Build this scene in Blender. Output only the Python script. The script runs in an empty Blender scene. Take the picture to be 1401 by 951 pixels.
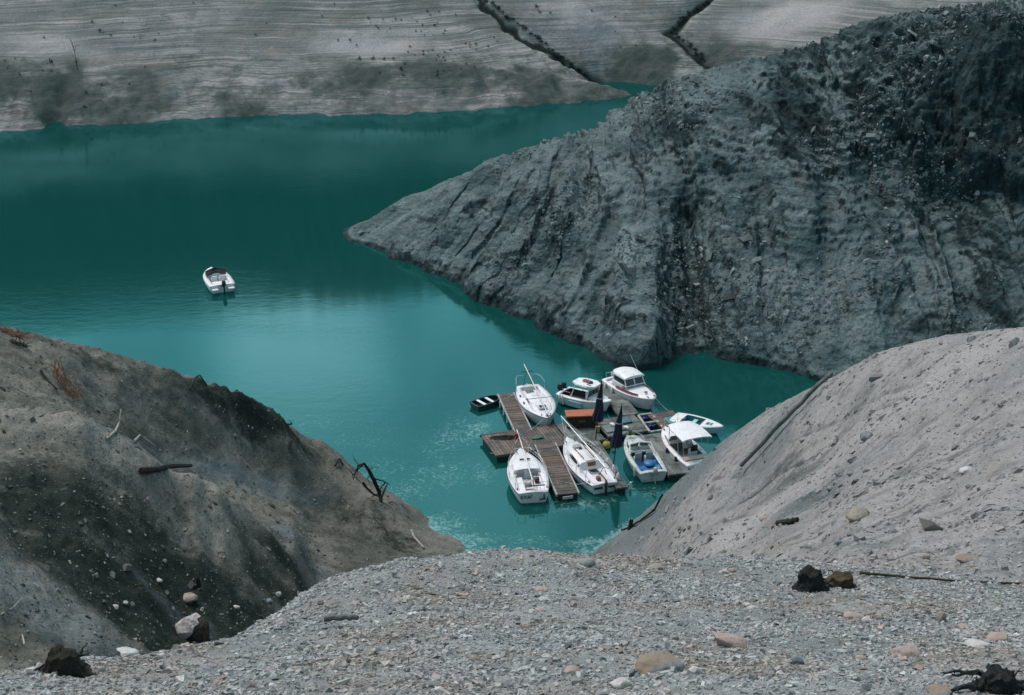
import bpy, bmesh, math, random
import numpy as np
from mathutils import Vector, Matrix
from mathutils.bvhtree import BVHTree

R = math.radians
rng = random.Random(7)
nrg = np.random.default_rng(11)
SC = bpy.context.scene
COL = SC.collection

# ------------------------------------------------------------------ camera
FPX, PITCH, CAMH = 1900.0, R(22), 38.0
cam_d = bpy.data.cameras.new('camera')
cam = bpy.data.objects.new('camera', cam_d)
COL.objects.link(cam)
cam.location = (0, 0, CAMH)
cam.rotation_euler = (R(90) - PITCH, 0, 0)
cam_d.sensor_width = 36
cam_d.lens = FPX / 1401 * 36
cam_d.clip_end = 4000
SC.camera = cam

# ------------------------------------------------------------------ sky and sun
SUN_EL, SUN_AZ = R(60), R(-48)          # azimuth from +Y towards +X
wd = bpy.data.worlds.new('World')
SC.world = wd
wd.use_nodes = True
wn, wl = wd.node_tree.nodes, wd.node_tree.links
bg = wn['Background']
sky = wn.new('ShaderNodeTexSky')
sky.sky_type = 'NISHITA'
sky.sun_disc = False
sky.sun_elevation = SUN_EL
sky.sun_rotation = SUN_AZ
sky.air_density = 1.0
sky.dust_density = 1.5
tc = wn.new('ShaderNodeTexCoord')
cn = wn.new('ShaderNodeTexNoise')
cn.inputs['Scale'].default_value = 2.2
cn.inputs['Detail'].default_value = 4
cn.inputs['Roughness'].default_value = 0.5
cr = wn.new('ShaderNodeValToRGB')
cr.color_ramp.elements[0].position = 0.40
cr.color_ramp.elements[0].color = (0.35, 0.35, 0.35, 1)
cr.color_ramp.elements[1].position = 0.66
cr.color_ramp.elements[1].color = (0.9, 0.9, 0.9, 1)
mx = wn.new('ShaderNodeMix')
mx.data_type = 'RGBA'
mx.inputs['B'].default_value = (3.4, 6.4, 7.0, 1)
wl.new(tc.outputs['Generated'], cn.inputs['Vector'])
wl.new(cn.outputs['Fac'], cr.inputs['Fac'])
# a brighter bank of cloud low over the far shore
dp = wn.new('ShaderNodeVectorMath')
dp.operation = 'DOT_PRODUCT'
cdir = Vector((math.sin(R(-9)) * math.cos(R(23)), math.cos(R(-9)) * math.cos(R(23)), math.sin(R(23))))
dp.inputs[1].default_value = cdir
wl.new(tc.outputs['Generated'], dp.inputs[0])
bk = wn.new('ShaderNodeMapRange')
bk.interpolation_type = 'SMOOTHSTEP'
bk.inputs['From Min'].default_value = 0.93
bk.inputs['From Max'].default_value = 0.998
bk.inputs['To Max'].default_value = 0.85
wl.new(dp.outputs['Value'], bk.inputs['Value'])
mb_ = wn.new('ShaderNodeMix')
mb_.data_type = 'RGBA'
mb_.inputs['B'].default_value = (9.0, 13.0, 13.6, 1)
bm_ = wn.new('ShaderNodeMath')
bm_.operation = 'MULTIPLY'
wl.new(bk.outputs['Result'], bm_.inputs[0])
cr2 = wn.new('ShaderNodeMapRange')
cr2.inputs['From Min'].default_value = 0.42
cr2.inputs['From Max'].default_value = 0.60
cr2.inputs['To Min'].default_value = 0.30
cr2.inputs['To Max'].default_value = 1.15
cn2 = wn.new('ShaderNodeTexNoise')
cn2.inputs['Scale'].default_value = 9.0
cn2.inputs['Detail'].default_value = 3
wl.new(tc.outputs['Generated'], cn2.inputs['Vector'])
wl.new(cn2.outputs['Fac'], cr2.inputs['Value'])
wl.new(cr2.outputs['Result'], bm_.inputs[1])
wl.new(bm_.outputs[0], mb_.inputs['Factor'])
wl.new(mx.outputs['Result'], mb_.inputs['A'])
wl.new(cr.outputs['Color'], mx.inputs['Factor'])
wl.new(sky.outputs['Color'], mx.inputs['A'])
# one small bright gap in that bank
sp = wn.new('ShaderNodeVectorMath')
sp.operation = 'DOT_PRODUCT'
sp.inputs[1].default_value = Vector((math.sin(R(-9.3)) * math.cos(R(21.4)), math.cos(R(-9.3)) * math.cos(R(21.4)), math.sin(R(21.4))))
wl.new(tc.outputs['Generated'], sp.inputs[0])
sr = wn.new('ShaderNodeMapRange')
sr.interpolation_type = 'SMOOTHSTEP'
sr.inputs['From Min'].default_value = math.cos(R(4.2))
sr.inputs['From Max'].default_value = math.cos(R(0.6))
sr.inputs['To Max'].default_value = 0.34
wl.new(sp.outputs['Value'], sr.inputs['Value'])
ms_ = wn.new('ShaderNodeMix')
ms_.data_type = 'RGBA'
ms_.inputs['B'].default_value = (30.0, 26.0, 27.0, 1)
wl.new(sr.outputs['Result'], ms_.inputs['Factor'])
wl.new(mb_.outputs['Result'], ms_.inputs['A'])
wl.new(ms_.outputs['Result'], bg.inputs['Color'])
bg.inputs['Strength'].default_value = 0.095

sl = bpy.data.lights.new('sun', 'SUN')
sl.energy = 2.2
sl.angle = R(26)
sl.color = (1.0, 0.90, 0.86)
so = bpy.data.objects.new('sun', sl)
COL.objects.link(so)
sdir = Vector((math.sin(SUN_AZ) * math.cos(SUN_EL), math.cos(SUN_AZ) * math.cos(SUN_EL), math.sin(SUN_EL)))
so.rotation_euler = sdir.to_track_quat('Z', 'Y').to_euler()

vs = SC.view_settings
vs.view_transform = 'Standard'
vs.look = 'None'
vs.gamma = 1
vs.use_curve_mapping = False
vs.exposure = 0.40

# ------------------------------------------------------------------ geometry helpers
def ray(u, v):
    xc = (u - 700.5) / FPX
    yc = (475.5 - v) / FPX
    return np.array([xc, math.cos(PITCH) + yc * math.sin(PITCH), -math.sin(PITCH) + yc * math.cos(PITCH)])

def at(u, v, z=0.0):
    d = ray(u, v)
    return Vector(np.array([0, 0, CAMH]) + d * ((z - CAMH) / d[2]))

def pY(u, v, Y):
    d = ray(u, v)
    return np.array([0, 0, CAMH]) + d * (Y / d[1])

def tag(o, label=None, cat=None, group=None, kind=None):
    if label: o['label'] = label
    if cat: o['category'] = cat
    if group: o['group'] = group
    if kind: o['kind'] = kind
    return o

def empty(name, loc, rz=0.0):
    o = bpy.data.objects.new(name, None)
    COL.objects.link(o)
    o.location = loc
    o.rotation_euler = (0, 0, rz)
    o.empty_display_size = 0.3
    return o

class MB:
    def __init__(self):
        self.v, self.f = [], []
    def add(self, vs_, fs_):
        n = len(self.v)
        self.v += [tuple(p) for p in vs_]
        self.f += [tuple(i + n for i in f) for f in fs_]
        return self
    def box(self, c, s, rz=0.0, top=1.0):
        cx, cy, cz = c
        hx, hy, hz = s[0] / 2, s[1] / 2, s[2] / 2
        co, si = math.cos(rz), math.sin(rz)
        P = []
        for z, k in ((-hz, 1.0), (hz, top)):
            for x, y in ((-hx, -hy), (hx, -hy), (hx, hy), (-hx, hy)):
                x, y = x * k, y * k
                P.append((cx + x * co - y * si, cy + x * si + y * co, cz + z))
        return self.add(P, [(0, 3, 2, 1), (4, 5, 6, 7), (0, 1, 5, 4), (1, 2, 6, 5), (2, 3, 7, 6), (3, 0, 4, 7)])
    def tube(self, pts, r, n=7):
        pts = [Vector(p) for p in pts]
        rs = r if isinstance(r, (list, tuple)) else [r] * len(pts)
        rings = []
        up = Vector((0, 0, 1))
        for i, p in enumerate(pts):
            t = (pts[min(i + 1, len(pts) - 1)] - pts[max(i - 1, 0)]).normalized()
            a = t.cross(up)
            if a.length < 1e-3: a = t.cross(Vector((1, 0, 0)))
            a.normalize()
            b = t.cross(a)
            rings.append([p + (a * math.cos(2 * math.pi * k / n) + b * math.sin(2 * math.pi * k / n)) * rs[i] for k in range(n)])
        return self.loft(rings)
    def loft(self, rings, closed=True, cap=(True, True)):
        n = len(rings[0])
        V = [p for r_ in rings for p in r_]
        Fc = []
        for i in range(len(rings) - 1):
            for k in range(n if closed else n - 1):
                a, b = i * n + k, i * n + (k + 1) % n
                Fc.append((a, b, b + n, a + n))
        if cap[0]: Fc.append(tuple(range(n - 1, -1, -1)))
        if cap[1]: Fc.append(tuple(range((len(rings) - 1) * n, len(rings) * n)))
        return self.add(V, Fc)
    def ball(self, c, r, nu=14, nv=9):
        rx, ry, rz = r if isinstance(r, (tuple, list)) else (r, r, r)
        rings = []
        for j in range(nv):
            th = math.pi * (j + 0.5) / nv
            rings.append([(c[0] + rx * math.sin(th) * math.cos(2 * math.pi * k / nu), c[1] + ry * math.sin(th) * math.sin(2 * math.pi * k / nu), c[2] - rz * math.cos(th)) for k in range(nu)])
        return self.loft(rings)
    def cyl(self, a, b, r, n=12):
        return self.tube([a, b], r, n)
    def build(self, name, mat, parent=None, smooth=True, ang=40, bevel=0):
        me = bpy.data.meshes.new(name)
        me.from_pydata([tuple(p) for p in self.v], [], self.f)
        bm = bmesh.new()
        bm.from_mesh(me)
        bmesh.ops.recalc_face_normals(bm, faces=bm.faces)
        if bevel:
            eg = [e for e in bm.edges if len(e.link_faces) == 2 and e.calc_face_angle() > R(50)]
            bmesh.ops.bevel(bm, geom=eg, offset=bevel, segments=2, affect='EDGES', profile=0.5)
        if smooth:
            for f in bm.faces: f.smooth = True
            for e in bm.edges:
                if len(e.link_faces) == 2 and e.calc_face_angle() > R(ang): e.smooth = False
        bm.to_mesh(me)
        bm.free()
        o = bpy.data.objects.new(name, me)
        COL.objects.link(o)
        me.materials.append(mat)
        if parent: o.parent = parent
        return o

# ------------------------------------------------------------------ noise
_perm = nrg.permutation(4096).astype(np.int64)
def _hash(ix, iy, iz):
    return _perm[(_perm[(_perm[ix & 4095] + iy) & 4095] + iz) & 4095]
_gr = nrg.normal(size=(4096, 3))
_gr /= np.linalg.norm(_gr, axis=1)[:, None]
def pnoise(x, y, z=0.0):
    x, y, z = np.broadcast_arrays(np.asarray(x, float), np.asarray(y, float), np.asarray(z, float))
    ix, iy, iz = (np.floor(a).astype(np.int64) for a in (x, y, z))
    fx, fy, fz = x - ix, y - iy, z - iz
    sx, sy, sz = (a * a * a * (a * (a * 6 - 15) + 10) for a in (fx, fy, fz))
    out = 0
    for dx in (0, 1):
        for dy in (0, 1):
            for dz in (0, 1):
                g = _gr[_hash(ix + dx, iy + dy, iz + dz)]
                w = (sx if dx else 1 - sx) * (sy if dy else 1 - sy) * (sz if dz else 1 - sz)
                out = out + w * (g[..., 0] * (fx - dx) + g[..., 1] * (fy - dy) + g[..., 2] * (fz - dz))
    return out
def fbm(x, y, z=0.0, octv=4, gain=0.5):
    a, s, o = 1.0, 0, 1.0
    for i in range(octv):
        s = s + a * pnoise(np.asarray(x) * o + 17.3 * i, np.asarray(y) * o - 9.1 * i, np.asarray(z) * o + 3.7 * i)
        a *= gain
        o *= 2.03
    return s
def ridged(x, y, z=0.0, octv=4, gain=0.5):
    a, s, o = 1.0, 0, 1.0
    for i in range(octv):
        s = s + a * (1 - 2.2 * np.abs(pnoise(np.asarray(x) * o + 7.3 * i, np.asarray(y) * o - 4.1 * i, np.asarray(z) * o + 2.7 * i)))
        a *= gain
        o *= 2.03
    return s
def sstep(a, b, x):
    t = np.clip((x - a) / (b - a), 0, 1)
    return t * t * (3 - 2 * t)

# ------------------------------------------------------------------ materials
def new_mat(name):
    m = bpy.data.materials.new(name)
    m.use_nodes = True
    nt = m.node_tree
    return m, nt, nt.nodes, nt.links, nt.nodes['Principled BSDF']

def N(nt, typ, **kw):
    n = nt.nodes.new(typ)
    for k, v in kw.items():
        if k in n.inputs: n.inputs[k].default_value = v
        else: setattr(n, k, v)
    return n
def mixc(nt, fac, a, b, mode='MIX'):
    n = nt.nodes.new('ShaderNodeMix')
    n.data_type = 'RGBA'
    n.blend_type = mode
    for s, v in (('Factor', fac), ('A', a), ('B', b)):
        if hasattr(v, 'is_linked') or isinstance(v, bpy.types.NodeSocket): nt.links.new(v, n.inputs[s])
        elif s == 'Factor': n.inputs[s].default_value = v
        else: n.inputs[s].default_value = (*v, 1)
    return n.outputs['Result']
def ramp(nt, fac, a, b, va=0.0, vb=1.0):
    n = nt.nodes.new('ShaderNodeMapRange')
    n.interpolation_type = 'SMOOTHSTEP'
    for s, v in (('Value', fac), ('From Min', a), ('From Max', b), ('To Min', va), ('To Max', vb)):
        if isinstance(v, bpy.types.NodeSocket): nt.links.new(v, n.inputs[s])
        else: n.inputs[s].default_value = v
    return n.outputs['Result']
def math_(nt, op, a, b=0.0):
    n = nt.nodes.new('ShaderNodeMath')
    n.operation = op
    for i, v in enumerate((a, b)):
        if isinstance(v, bpy.types.NodeSocket): nt.links.new(v, n.inputs[i])
        else: n.inputs[i].default_value = v
    return n.outputs[0]
def noise(nt, scale, detail=4, rough=0.55, vec=None, dist=0.0, stretch=None, rot=None):
    n = nt.nodes.new('ShaderNodeTexNoise')
    n.inputs['Scale'].default_value = scale
    n.inputs['Detail'].default_value = detail
    n.inputs['Roughness'].default_value = rough
    n.inputs['Distortion'].default_value = dist
    if vec is None:
        t = nt.nodes.new('ShaderNodeTexCoord')
        vec = t.outputs['Object']
    if stretch or rot:
        mp = nt.nodes.new('ShaderNodeMapping')
        if stretch: mp.inputs['Scale'].default_value = stretch
        if rot: mp.inputs['Rotation'].default_value = rot
        nt.links.new(vec, mp.inputs['Vector'])
        vec = mp.outputs['Vector']
    nt.links.new(vec, n.inputs['Vector'])
    return n.outputs['Fac']
def attr(nt, name):
    n = nt.nodes.new('ShaderNodeAttribute')
    n.attribute_name = name
    return n.outputs['Fac']
def bump(nt, h, strength, dist, prev=None):
    n = nt.nodes.new('ShaderNodeBump')
    n.inputs['Strength'].default_value = strength
    n.inputs['Distance'].default_value = dist
    nt.links.new(h, n.inputs['Height'])
    if prev is not None: nt.links.new(prev, n.inputs['Normal'])
    return n.outputs['Normal']

_pm = {}
def paint(name, col, rough=0.4, metal=0.0, wear=0.12, spec=0.5):
    if name in _pm: return _pm[name]
    m, nt, nd, lk, bs = new_mat(name)
    f = ramp(nt, noise(nt, 3.0, 5, 0.65), 0.45, 0.75)
    c = mixc(nt, f, col, tuple(x * (1 - wear * 2.2) for x in col))
    lk.new(c, bs.inputs['Base Color'])
    bs.inputs['Roughness'].default_value = rough
    bs.inputs['Metallic'].default_value = metal
    _pm[name] = m
    return m

WHITE = paint('white_gelcoat', (0.74, 0.685, 0.70), 0.4, wear=.10)
def grime(m, amt=.5):
    nt = m.node_tree
    bs = nt.nodes['Principled BSDF']
    src = bs.inputs['Base Color'].links[0].from_socket
    n1 = noise(nt, 1.0, 5, .7, stretch=(7, 7, 1.2))
    n2 = noise(nt, .9, 4, .6)
    f = math_(nt, 'MULTIPLY', ramp(nt, n1, .50, .72, 0, amt), ramp(nt, n2, .38, .58))
    nt.links.new(mixc(nt, f, src, (.30, .27, .22)), bs.inputs['Base Color'])
grime(WHITE)
WHITE2 = paint('aged_white_gelcoat', (0.62, 0.62, 0.62), 0.45, wear=0.2)
CREAM = paint('nonslip_deck', (0.66, 0.61, 0.62), 0.7)
NAVY = paint('navy_stripe', (0.012, 0.022, 0.05), 0.4)
BLACK = paint('black_plastic', (0.010, 0.012, 0.015), 0.45)
DARKG = paint('dark_interior', (0.018, 0.022, 0.022), 0.6)
TEALDK = paint('dark_green_paint', (0.008, 0.03, 0.03), 0.4)
GLASS = paint('tinted_glass', (0.03, 0.045, 0.045), 0.08, wear=0.05)
CLEAR = paint('dusty_windscreen', (0.16, 0.20, 0.20), 0.15, wear=0.1)
STEEL = paint('stainless_rail', (0.55, 0.56, 0.57), 0.3, 0.6)
ALU = paint('aluminium_mast', (0.62, 0.58, 0.56), 0.4, 0.3)
ROPE = paint('pale_rope', (0.5, 0.5, 0.46), 0.8)
ROPEDK = paint('dark_rope', (0.03, 0.035, 0.03), 0.85)
TEAK = paint('varnished_wood', (0.20, 0.065, 0.022), 0.4)
REDS = paint('red_stripe', (0.16, 0.025, 0.03), 0.4)
RUST = paint('orange_sheet_lid', (0.38, 0.095, 0.042), 0.6, wear=0.2)
BOXDK = paint('tarred_board', (0.022, 0.014, 0.012), 0.7)
ORANGE = paint('orange_cushion', (0.48, 0.17, 0.12), 0.7)
BLUE = paint('blue_tarpaulin', (0.015, 0.12, 0.30), 0.5, wear=0.25)
BLUETUB = paint('blue_tank', (0.012, 0.03, 0.10), 0.35)
NAVYCLOTH = paint('navy_cloth', (0.007, 0.010, 0.035), 0.8)
TURQ = paint('turquoise_lining', (0.03, 0.22, 0.24), 0.5)
PALEBLUE = paint('pale_blue_gelcoat', (0.38, 0.52, 0.55), 0.4)
BOARDB = paint('blue_grey_board', (0.30, 0.40, 0.44), 0.5)
YELLOW = paint('yellow_buoy', (0.62, 0.40, 0.09), 0.5, wear=0.2)
GREYP = paint('grey_cushion', (0.35, 0.36, 0.36), 0.8)
RED = paint('red_cloth', (0.35, 0.02, 0.03), 0.8)
GREENP = paint('green_plant', (0.05, 0.09, 0.03), 0.7)

def plank_mat(name, c1, c2):
    m, nt, nd, lk, bs = new_mat(name)
    g = nt.nodes.new('ShaderNodeNewGeometry')
    n1 = noise(nt, 1.1, 5, 0.65)
    n2 = noise(nt, 5, 4, 0.6, stretch=(1, 6, 1))
    c = mixc(nt, g.outputs['Random Per Island'], c1, c2)
    c = mixc(nt, ramp(nt, n1, 0.42, 0.68), c, (0.045, 0.05, 0.045))
    c = mixc(nt, ramp(nt, n2, 0.5, 0.75, 0, 0.4), c, (0.22, 0.175, 0.16))
    lk.new(c, bs.inputs['Base Color'])
    bs.inputs['Roughness'].default_value = 0.85
    lk.new(bump(nt, n2, 0.5, 0.02), bs.inputs['Normal'])
    return m
PLANK = plank_mat('weathered_planks', (0.088, 0.056, 0.044), (0.17, 0.118, 0.098))
PLANKG = plank_mat('grey_weathered_boards', (0.095, 0.105, 0.10), (0.19, 0.195, 0.185))
BEAM = paint('bleached_beam', (0.34, 0.32, 0.30), 0.85, wear=0.3)
FLOAT = paint('dark_float', (0.012, 0.016, 0.015), 0.7)

def earth(name, pale, mid, dark, scale=1.0, dark_attr=True, bumpd=0.05, streak=None, tint=None, tint_amt=0.0, strata=None, pebble=0.0, rough_lo=0.42, cool=None, dk_noise=1.1, crack=0.0, strata_amt=1.0, grit=0.45, facet=0.0):
    """Stony soil: patchy pale / mid / dark mix from noise and from the vertex attribute 'dark' (soil tone and painted shade)."""
    m, nt, nd, lk, bs = new_mat(name)
    tcn = nt.nodes.new('ShaderNodeTexCoord')
    ob = tcn.outputs['Object']
    n1 = noise(nt, 0.22 * scale, 6, 0.62, ob, 0.4)
    n2 = noise(nt, 1.6 * scale, 6, 0.7, ob)
    n3 = noise(nt, 9 * scale, 4, 0.7, ob)
    c = mixc(nt, ramp(nt, n1, rough_lo, 0.64), pale, mid)
    c = mixc(nt, ramp(nt, n2, 0.45, 0.68, 0, 0.75), c, mid)
    if tint:
        c = mixc(nt, ramp(nt, noise(nt, 0.5 * scale, 4, 0.6, ob), 0.5, 0.7, 0, tint_amt), c, tint)
    if streak:
        ns = noise(nt, 1.0, 5, 0.6, ob, 0.3, stretch=streak[0], rot=streak[1])
        c = mixc(nt, ramp(nt, ns, 0.5, 0.72, 0, streak[2]), c, dark)
    if strata:
        nz = noise(nt, 1.0, 5, 0.62, ob, 0.0, stretch=strata)
        sm = ramp(nt, noise(nt, 0.09, 4, 0.6, ob), 0.38, 0.6, 0.15, 1.0) if strata_amt < 1 else 1.0
        c = mixc(nt, math_(nt, 'MULTIPLY', sm, ramp(nt, nz, 0.40, 0.60, 0, 0.8 * strata_amt)), c, mid)
        nz2 = noise(nt, 1.0, 4, 0.6, ob, 0.0, stretch=(strata[0] * 2.3, strata[1] * 2.3, strata[2] * 2.9))
        c = mixc(nt, math_(nt, 'MULTIPLY', sm, ramp(nt, nz2, 0.53, 0.66, 0, 0.7 * strata_amt)), c, dark)
        c = mixc(nt, math_(nt, 'MULTIPLY', sm, ramp(nt, nz2, 0.46, 0.36, 0, 0.5 * strata_amt)), c, tuple(min(1, x * 1.25) for x in pale))
    if dark_attr:
        a = attr(nt, 'dark')
        s = math_(nt, 'ADD', a, math_(nt, 'MULTIPLY', math_(nt, 'SUBTRACT', n2, 0.5), dk_noise))
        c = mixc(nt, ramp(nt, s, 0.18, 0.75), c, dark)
        if crack:
            nc = noise(nt, 1.0, 5, 0.65, ob, 0.5, stretch=(1.3, 1.3, 0.22))
            c = mixc(nt, math_(nt, 'MULTIPLY', ramp(nt, nc, 0.50, 0.62), ramp(nt, a, 0.1, 0.5, 0.15, crack)), c, tuple(x * .45 for x in dark))
            c = mixc(nt, math_(nt, 'MULTIPLY', ramp(nt, nc, 0.44, 0.34), ramp(nt, a, 0.1, 0.5, 0.2, 0.7)), c, mid)
        if cool:
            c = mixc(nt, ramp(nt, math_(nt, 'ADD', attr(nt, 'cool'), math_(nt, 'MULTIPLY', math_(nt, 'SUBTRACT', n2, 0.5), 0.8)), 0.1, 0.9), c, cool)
        b = attr(nt, 'light')
        c = mixc(nt, ramp(nt, math_(nt, 'ADD', b, math_(nt, 'MULTIPLY', math_(nt, 'SUBTRACT', n2, 0.5), 0.5)), 0.1, 0.8), c, tuple(min(1, x * 1.15) for x in pale))
    # fine grit
    vo = nt.nodes.new('ShaderNodeTexVoronoi')
    vo.inputs['Scale'].default_value = 12 * scale
    lk.new(ob, vo.inputs['Vector'])
    c = mixc(nt, ramp(nt, n3, 0.5, 0.72, 0, grit), c, (.42, .42, .42), 'MULTIPLY')
    c = mixc(nt, ramp(nt, n3, 0.46, 0.30, 0, grit), c, (1.55, 1.52, 1.5), 'MULTIPLY')
    lk.new(c, bs.inputs['Base Color'])
    bs.inputs['Roughness'].default_value = 0.95
    bs.inputs['Specular IOR Level'].default_value = 0.15
    nr = bump(nt, n2, 0.8, bumpd * 3)
    nr = bump(nt, n3, 0.9, bumpd, nr)
    if facet:
        for sc_, k_ in ((0.9, 1.0), (2.6, .45)):
            v2 = nt.nodes.new('ShaderNodeTexVoronoi')
            v2.inputs['Scale'].default_value = sc_
            wv = nt.nodes.new('ShaderNodeVectorMath')
            wv.operation = 'MULTIPLY_ADD'
            wn_ = nt.nodes.new('ShaderNodeTexNoise')
            wn_.inputs['Scale'].default_value = sc_ * 1.3
            wn_.inputs['Detail'].default_value = 3
            lk.new(ob, wn_.inputs['Vector'])
            lk.new(wn_.outputs['Color'], wv.inputs[0])
            wv.inputs[1].default_value = (.9 / sc_, .9 / sc_, .5 / sc_)
            lk.new(ob, wv.inputs[2])
            lk.new(wv.outputs[0], v2.inputs['Vector'])
            nr = bump(nt, v2.outputs['Distance'], .8, facet * k_, nr)
    if pebble: nr = bump(nt, vo.outputs['Distance'], 0.8, pebble, nr)
    lk.new(nr, bs.inputs['Normal'])
    return m

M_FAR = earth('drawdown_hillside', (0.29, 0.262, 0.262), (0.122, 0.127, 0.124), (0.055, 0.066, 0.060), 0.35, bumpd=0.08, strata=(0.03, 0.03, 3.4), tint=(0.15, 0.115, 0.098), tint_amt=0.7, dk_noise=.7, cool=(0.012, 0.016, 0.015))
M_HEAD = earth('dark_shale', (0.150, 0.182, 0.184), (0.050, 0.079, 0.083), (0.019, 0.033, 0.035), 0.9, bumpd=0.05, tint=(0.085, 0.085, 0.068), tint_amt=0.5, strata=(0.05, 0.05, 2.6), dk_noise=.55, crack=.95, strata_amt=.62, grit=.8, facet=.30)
M_LEFT = earth('brown_earth', (0.178, 0.165, 0.145), (0.080, 0.081, 0.068), (0.019, 0.025, 0.020), 1.0, bumpd=0.05, tint=(0.11, 0.096, 0.077), tint_amt=0.4, cool=(0.105, 0.123, 0.13), grit=.8, streak=((0.5, 2.4, 2.4), (0, 0, R(42)), 0.35))
M_RIGHT = earth('pale_scree', (0.29, 0.266, 0.26), (0.212, 0.202, 0.198), (0.07, 0.077, 0.072), 1.3, bumpd=0.03, streak=((0.25, 1.6, 1.6), (0, 0, R(-52)), 0.75), rough_lo=0.48, tint=(0.235, 0.20, 0.18), tint_amt=.5, cool=(0.135, 0.15, 0.155), grit=.6)
M_MOUND = earth('grey_gravel_bed', (0.31, 0.305, 0.305), (0.20, 0.205, 0.205), (0.08, 0.085, 0.085), 4.0, dark_attr=False, bumpd=0.015, pebble=0.02, tint=(.24, .205, .175), tint_amt=.7)

def stone_mat(name, cols, patch=None):
    m, nt, nd, lk, bs = new_mat(name)
    g = nt.nodes.new('ShaderNodeNewGeometry')
    r_ = nt.nodes.new('ShaderNodeValToRGB')
    r_.color_ramp.interpolation = 'CONSTANT'
    el = r_.color_ramp.elements
    while len(el) < len(cols): el.new(0.5)
    p = 0
    for e, (w, c) in zip(el, cols):
        e.position = p
        e.color = (*c, 1)
        p += w
    lk.new(g.outputs['Random Per Island'], r_.inputs['Fac'])
    c = mixc(nt, ramp(nt, noise(nt, 25, 4, 0.6), 0.4, 0.7, 0, 0.6), r_.outputs['Color'], (0.10, 0.105, 0.105))
    if patch:
        c = mixc(nt, ramp(nt, noise(nt, .55, 5, .62), .44, .64, 0, .85), c, patch, 'MULTIPLY')
    lk.new(c, bs.inputs['Base Color'])
    bs.inputs['Roughness'].default_value = 0.9
    bs.inputs['Specular IOR Level'].default_value = 0.2
    return m
M_GRAV = stone_mat('gravel_chips', [(0.26, (0.325, 0.31, 0.303)), (0.22, (0.395, 0.378, 0.37)), (0.2, (0.225, 0.224, 0.226)), (0.12, (0.41, 0.405, 0.40)), (0.11, (0.155, 0.16, 0.165)), (0.045, (0.42, 0.345, 0.32)), (0.03, (0.56, 0.52, 0.51)), (0.015, (0.29, 0.20, 0.155))], (.92, .80, .70))
M_SCREE = stone_mat('scree_stones', [(0.35, (0.27, 0.25, 0.245)), (0.3, (0.21, 0.20, 0.195)), (0.2, (0.15, 0.145, 0.14)), (0.1, (0.36, 0.32, 0.30)), (0.05, (0.09, 0.08, 0.07))])
M_DSTONE = stone_mat('shale_rubble', [(0.4, (0.10, 0.115, 0.115)), (0.3, (0.07, 0.08, 0.08)), (0.2, (0.15, 0.165, 0.165)), (0.1, (0.26, 0.27, 0.27))])
M_LSTONE = stone_mat('slope_stones', [(0.4, (0.10, 0.095, 0.085)), (0.25, (0.15, 0.14, 0.13)), (0.2, (0.06, 0.06, 0.055)), (0.15, (0.27, 0.255, 0.24))])

# ------------------------------------------------------------------ terrain
def tps(P):
    P = np.array(P, float)
    xy, z = P[:, :2] / 50, P[:, 2]
    n = len(P)
    def U(d2):
        return np.where(d2 > 1e-12, d2 * np.log(d2 + 1e-20), 0)
    K = U(((xy[:, None] - xy[None]) ** 2).sum(-1)) + np.eye(n) * 2e-4
    A = np.zeros((n + 3, n + 3))
    A[:n, :n] = K
    A[:n, n] = 1
    A[:n, n + 1:] = xy
    A[n, :n] = 1
    A[n + 1:, :n] = xy.T
    w = np.linalg.solve(A, np.concatenate([z, np.zeros(3)]))
    def f(x, y):
        sh = np.shape(x)
        q = np.stack([np.ravel(x), np.ravel(y)], 1) / 50
        out = np.zeros(len(q))
        for i in range(0, len(q), 20000):
            d2 = (q[i:i + 20000, 0:1] - xy[None, :, 0]) ** 2 + (q[i:i + 20000, 1:2] - xy[None, :, 1]) ** 2
            out[i:i + 20000] = U(d2) @ w[:n] + w[n] + q[i:i + 20000] @ w[n + 1:]
        return out.reshape(sh)
    return f

def polydist(x, y, pts):
    """distance to a polyline and the parameter 0..1 along it"""
    best = np.full(np.shape(x), 1e9)
    par = np.zeros(np.shape(x))
    m = len(pts) - 1
    for i in range(m):
        ax, ay = pts[i][:2]
        bx, by = pts[i + 1][:2]
        L2 = (bx - ax) ** 2 + (by - ay) ** 2 + 1e-9
        t = np.clip(((x - ax) * (bx - ax) + (y - ay) * (by - ay)) / L2, 0, 1)
        d = np.hypot(x - ax - t * (bx - ax), y - ay - t * (by - ay))
        u = d < best
        best = np.where(u, d, best)
        par = np.where(u, (i + t) / m, par)
    return best, par

def fan(az0, az1, naz, rs):
    az = np.radians(np.linspace(az0, az1, naz))
    rs = np.asarray(rs)
    A, Rr = np.meshgrid(az, rs)
    return np.sin(A) * Rr, np.cos(A) * Rr

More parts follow.
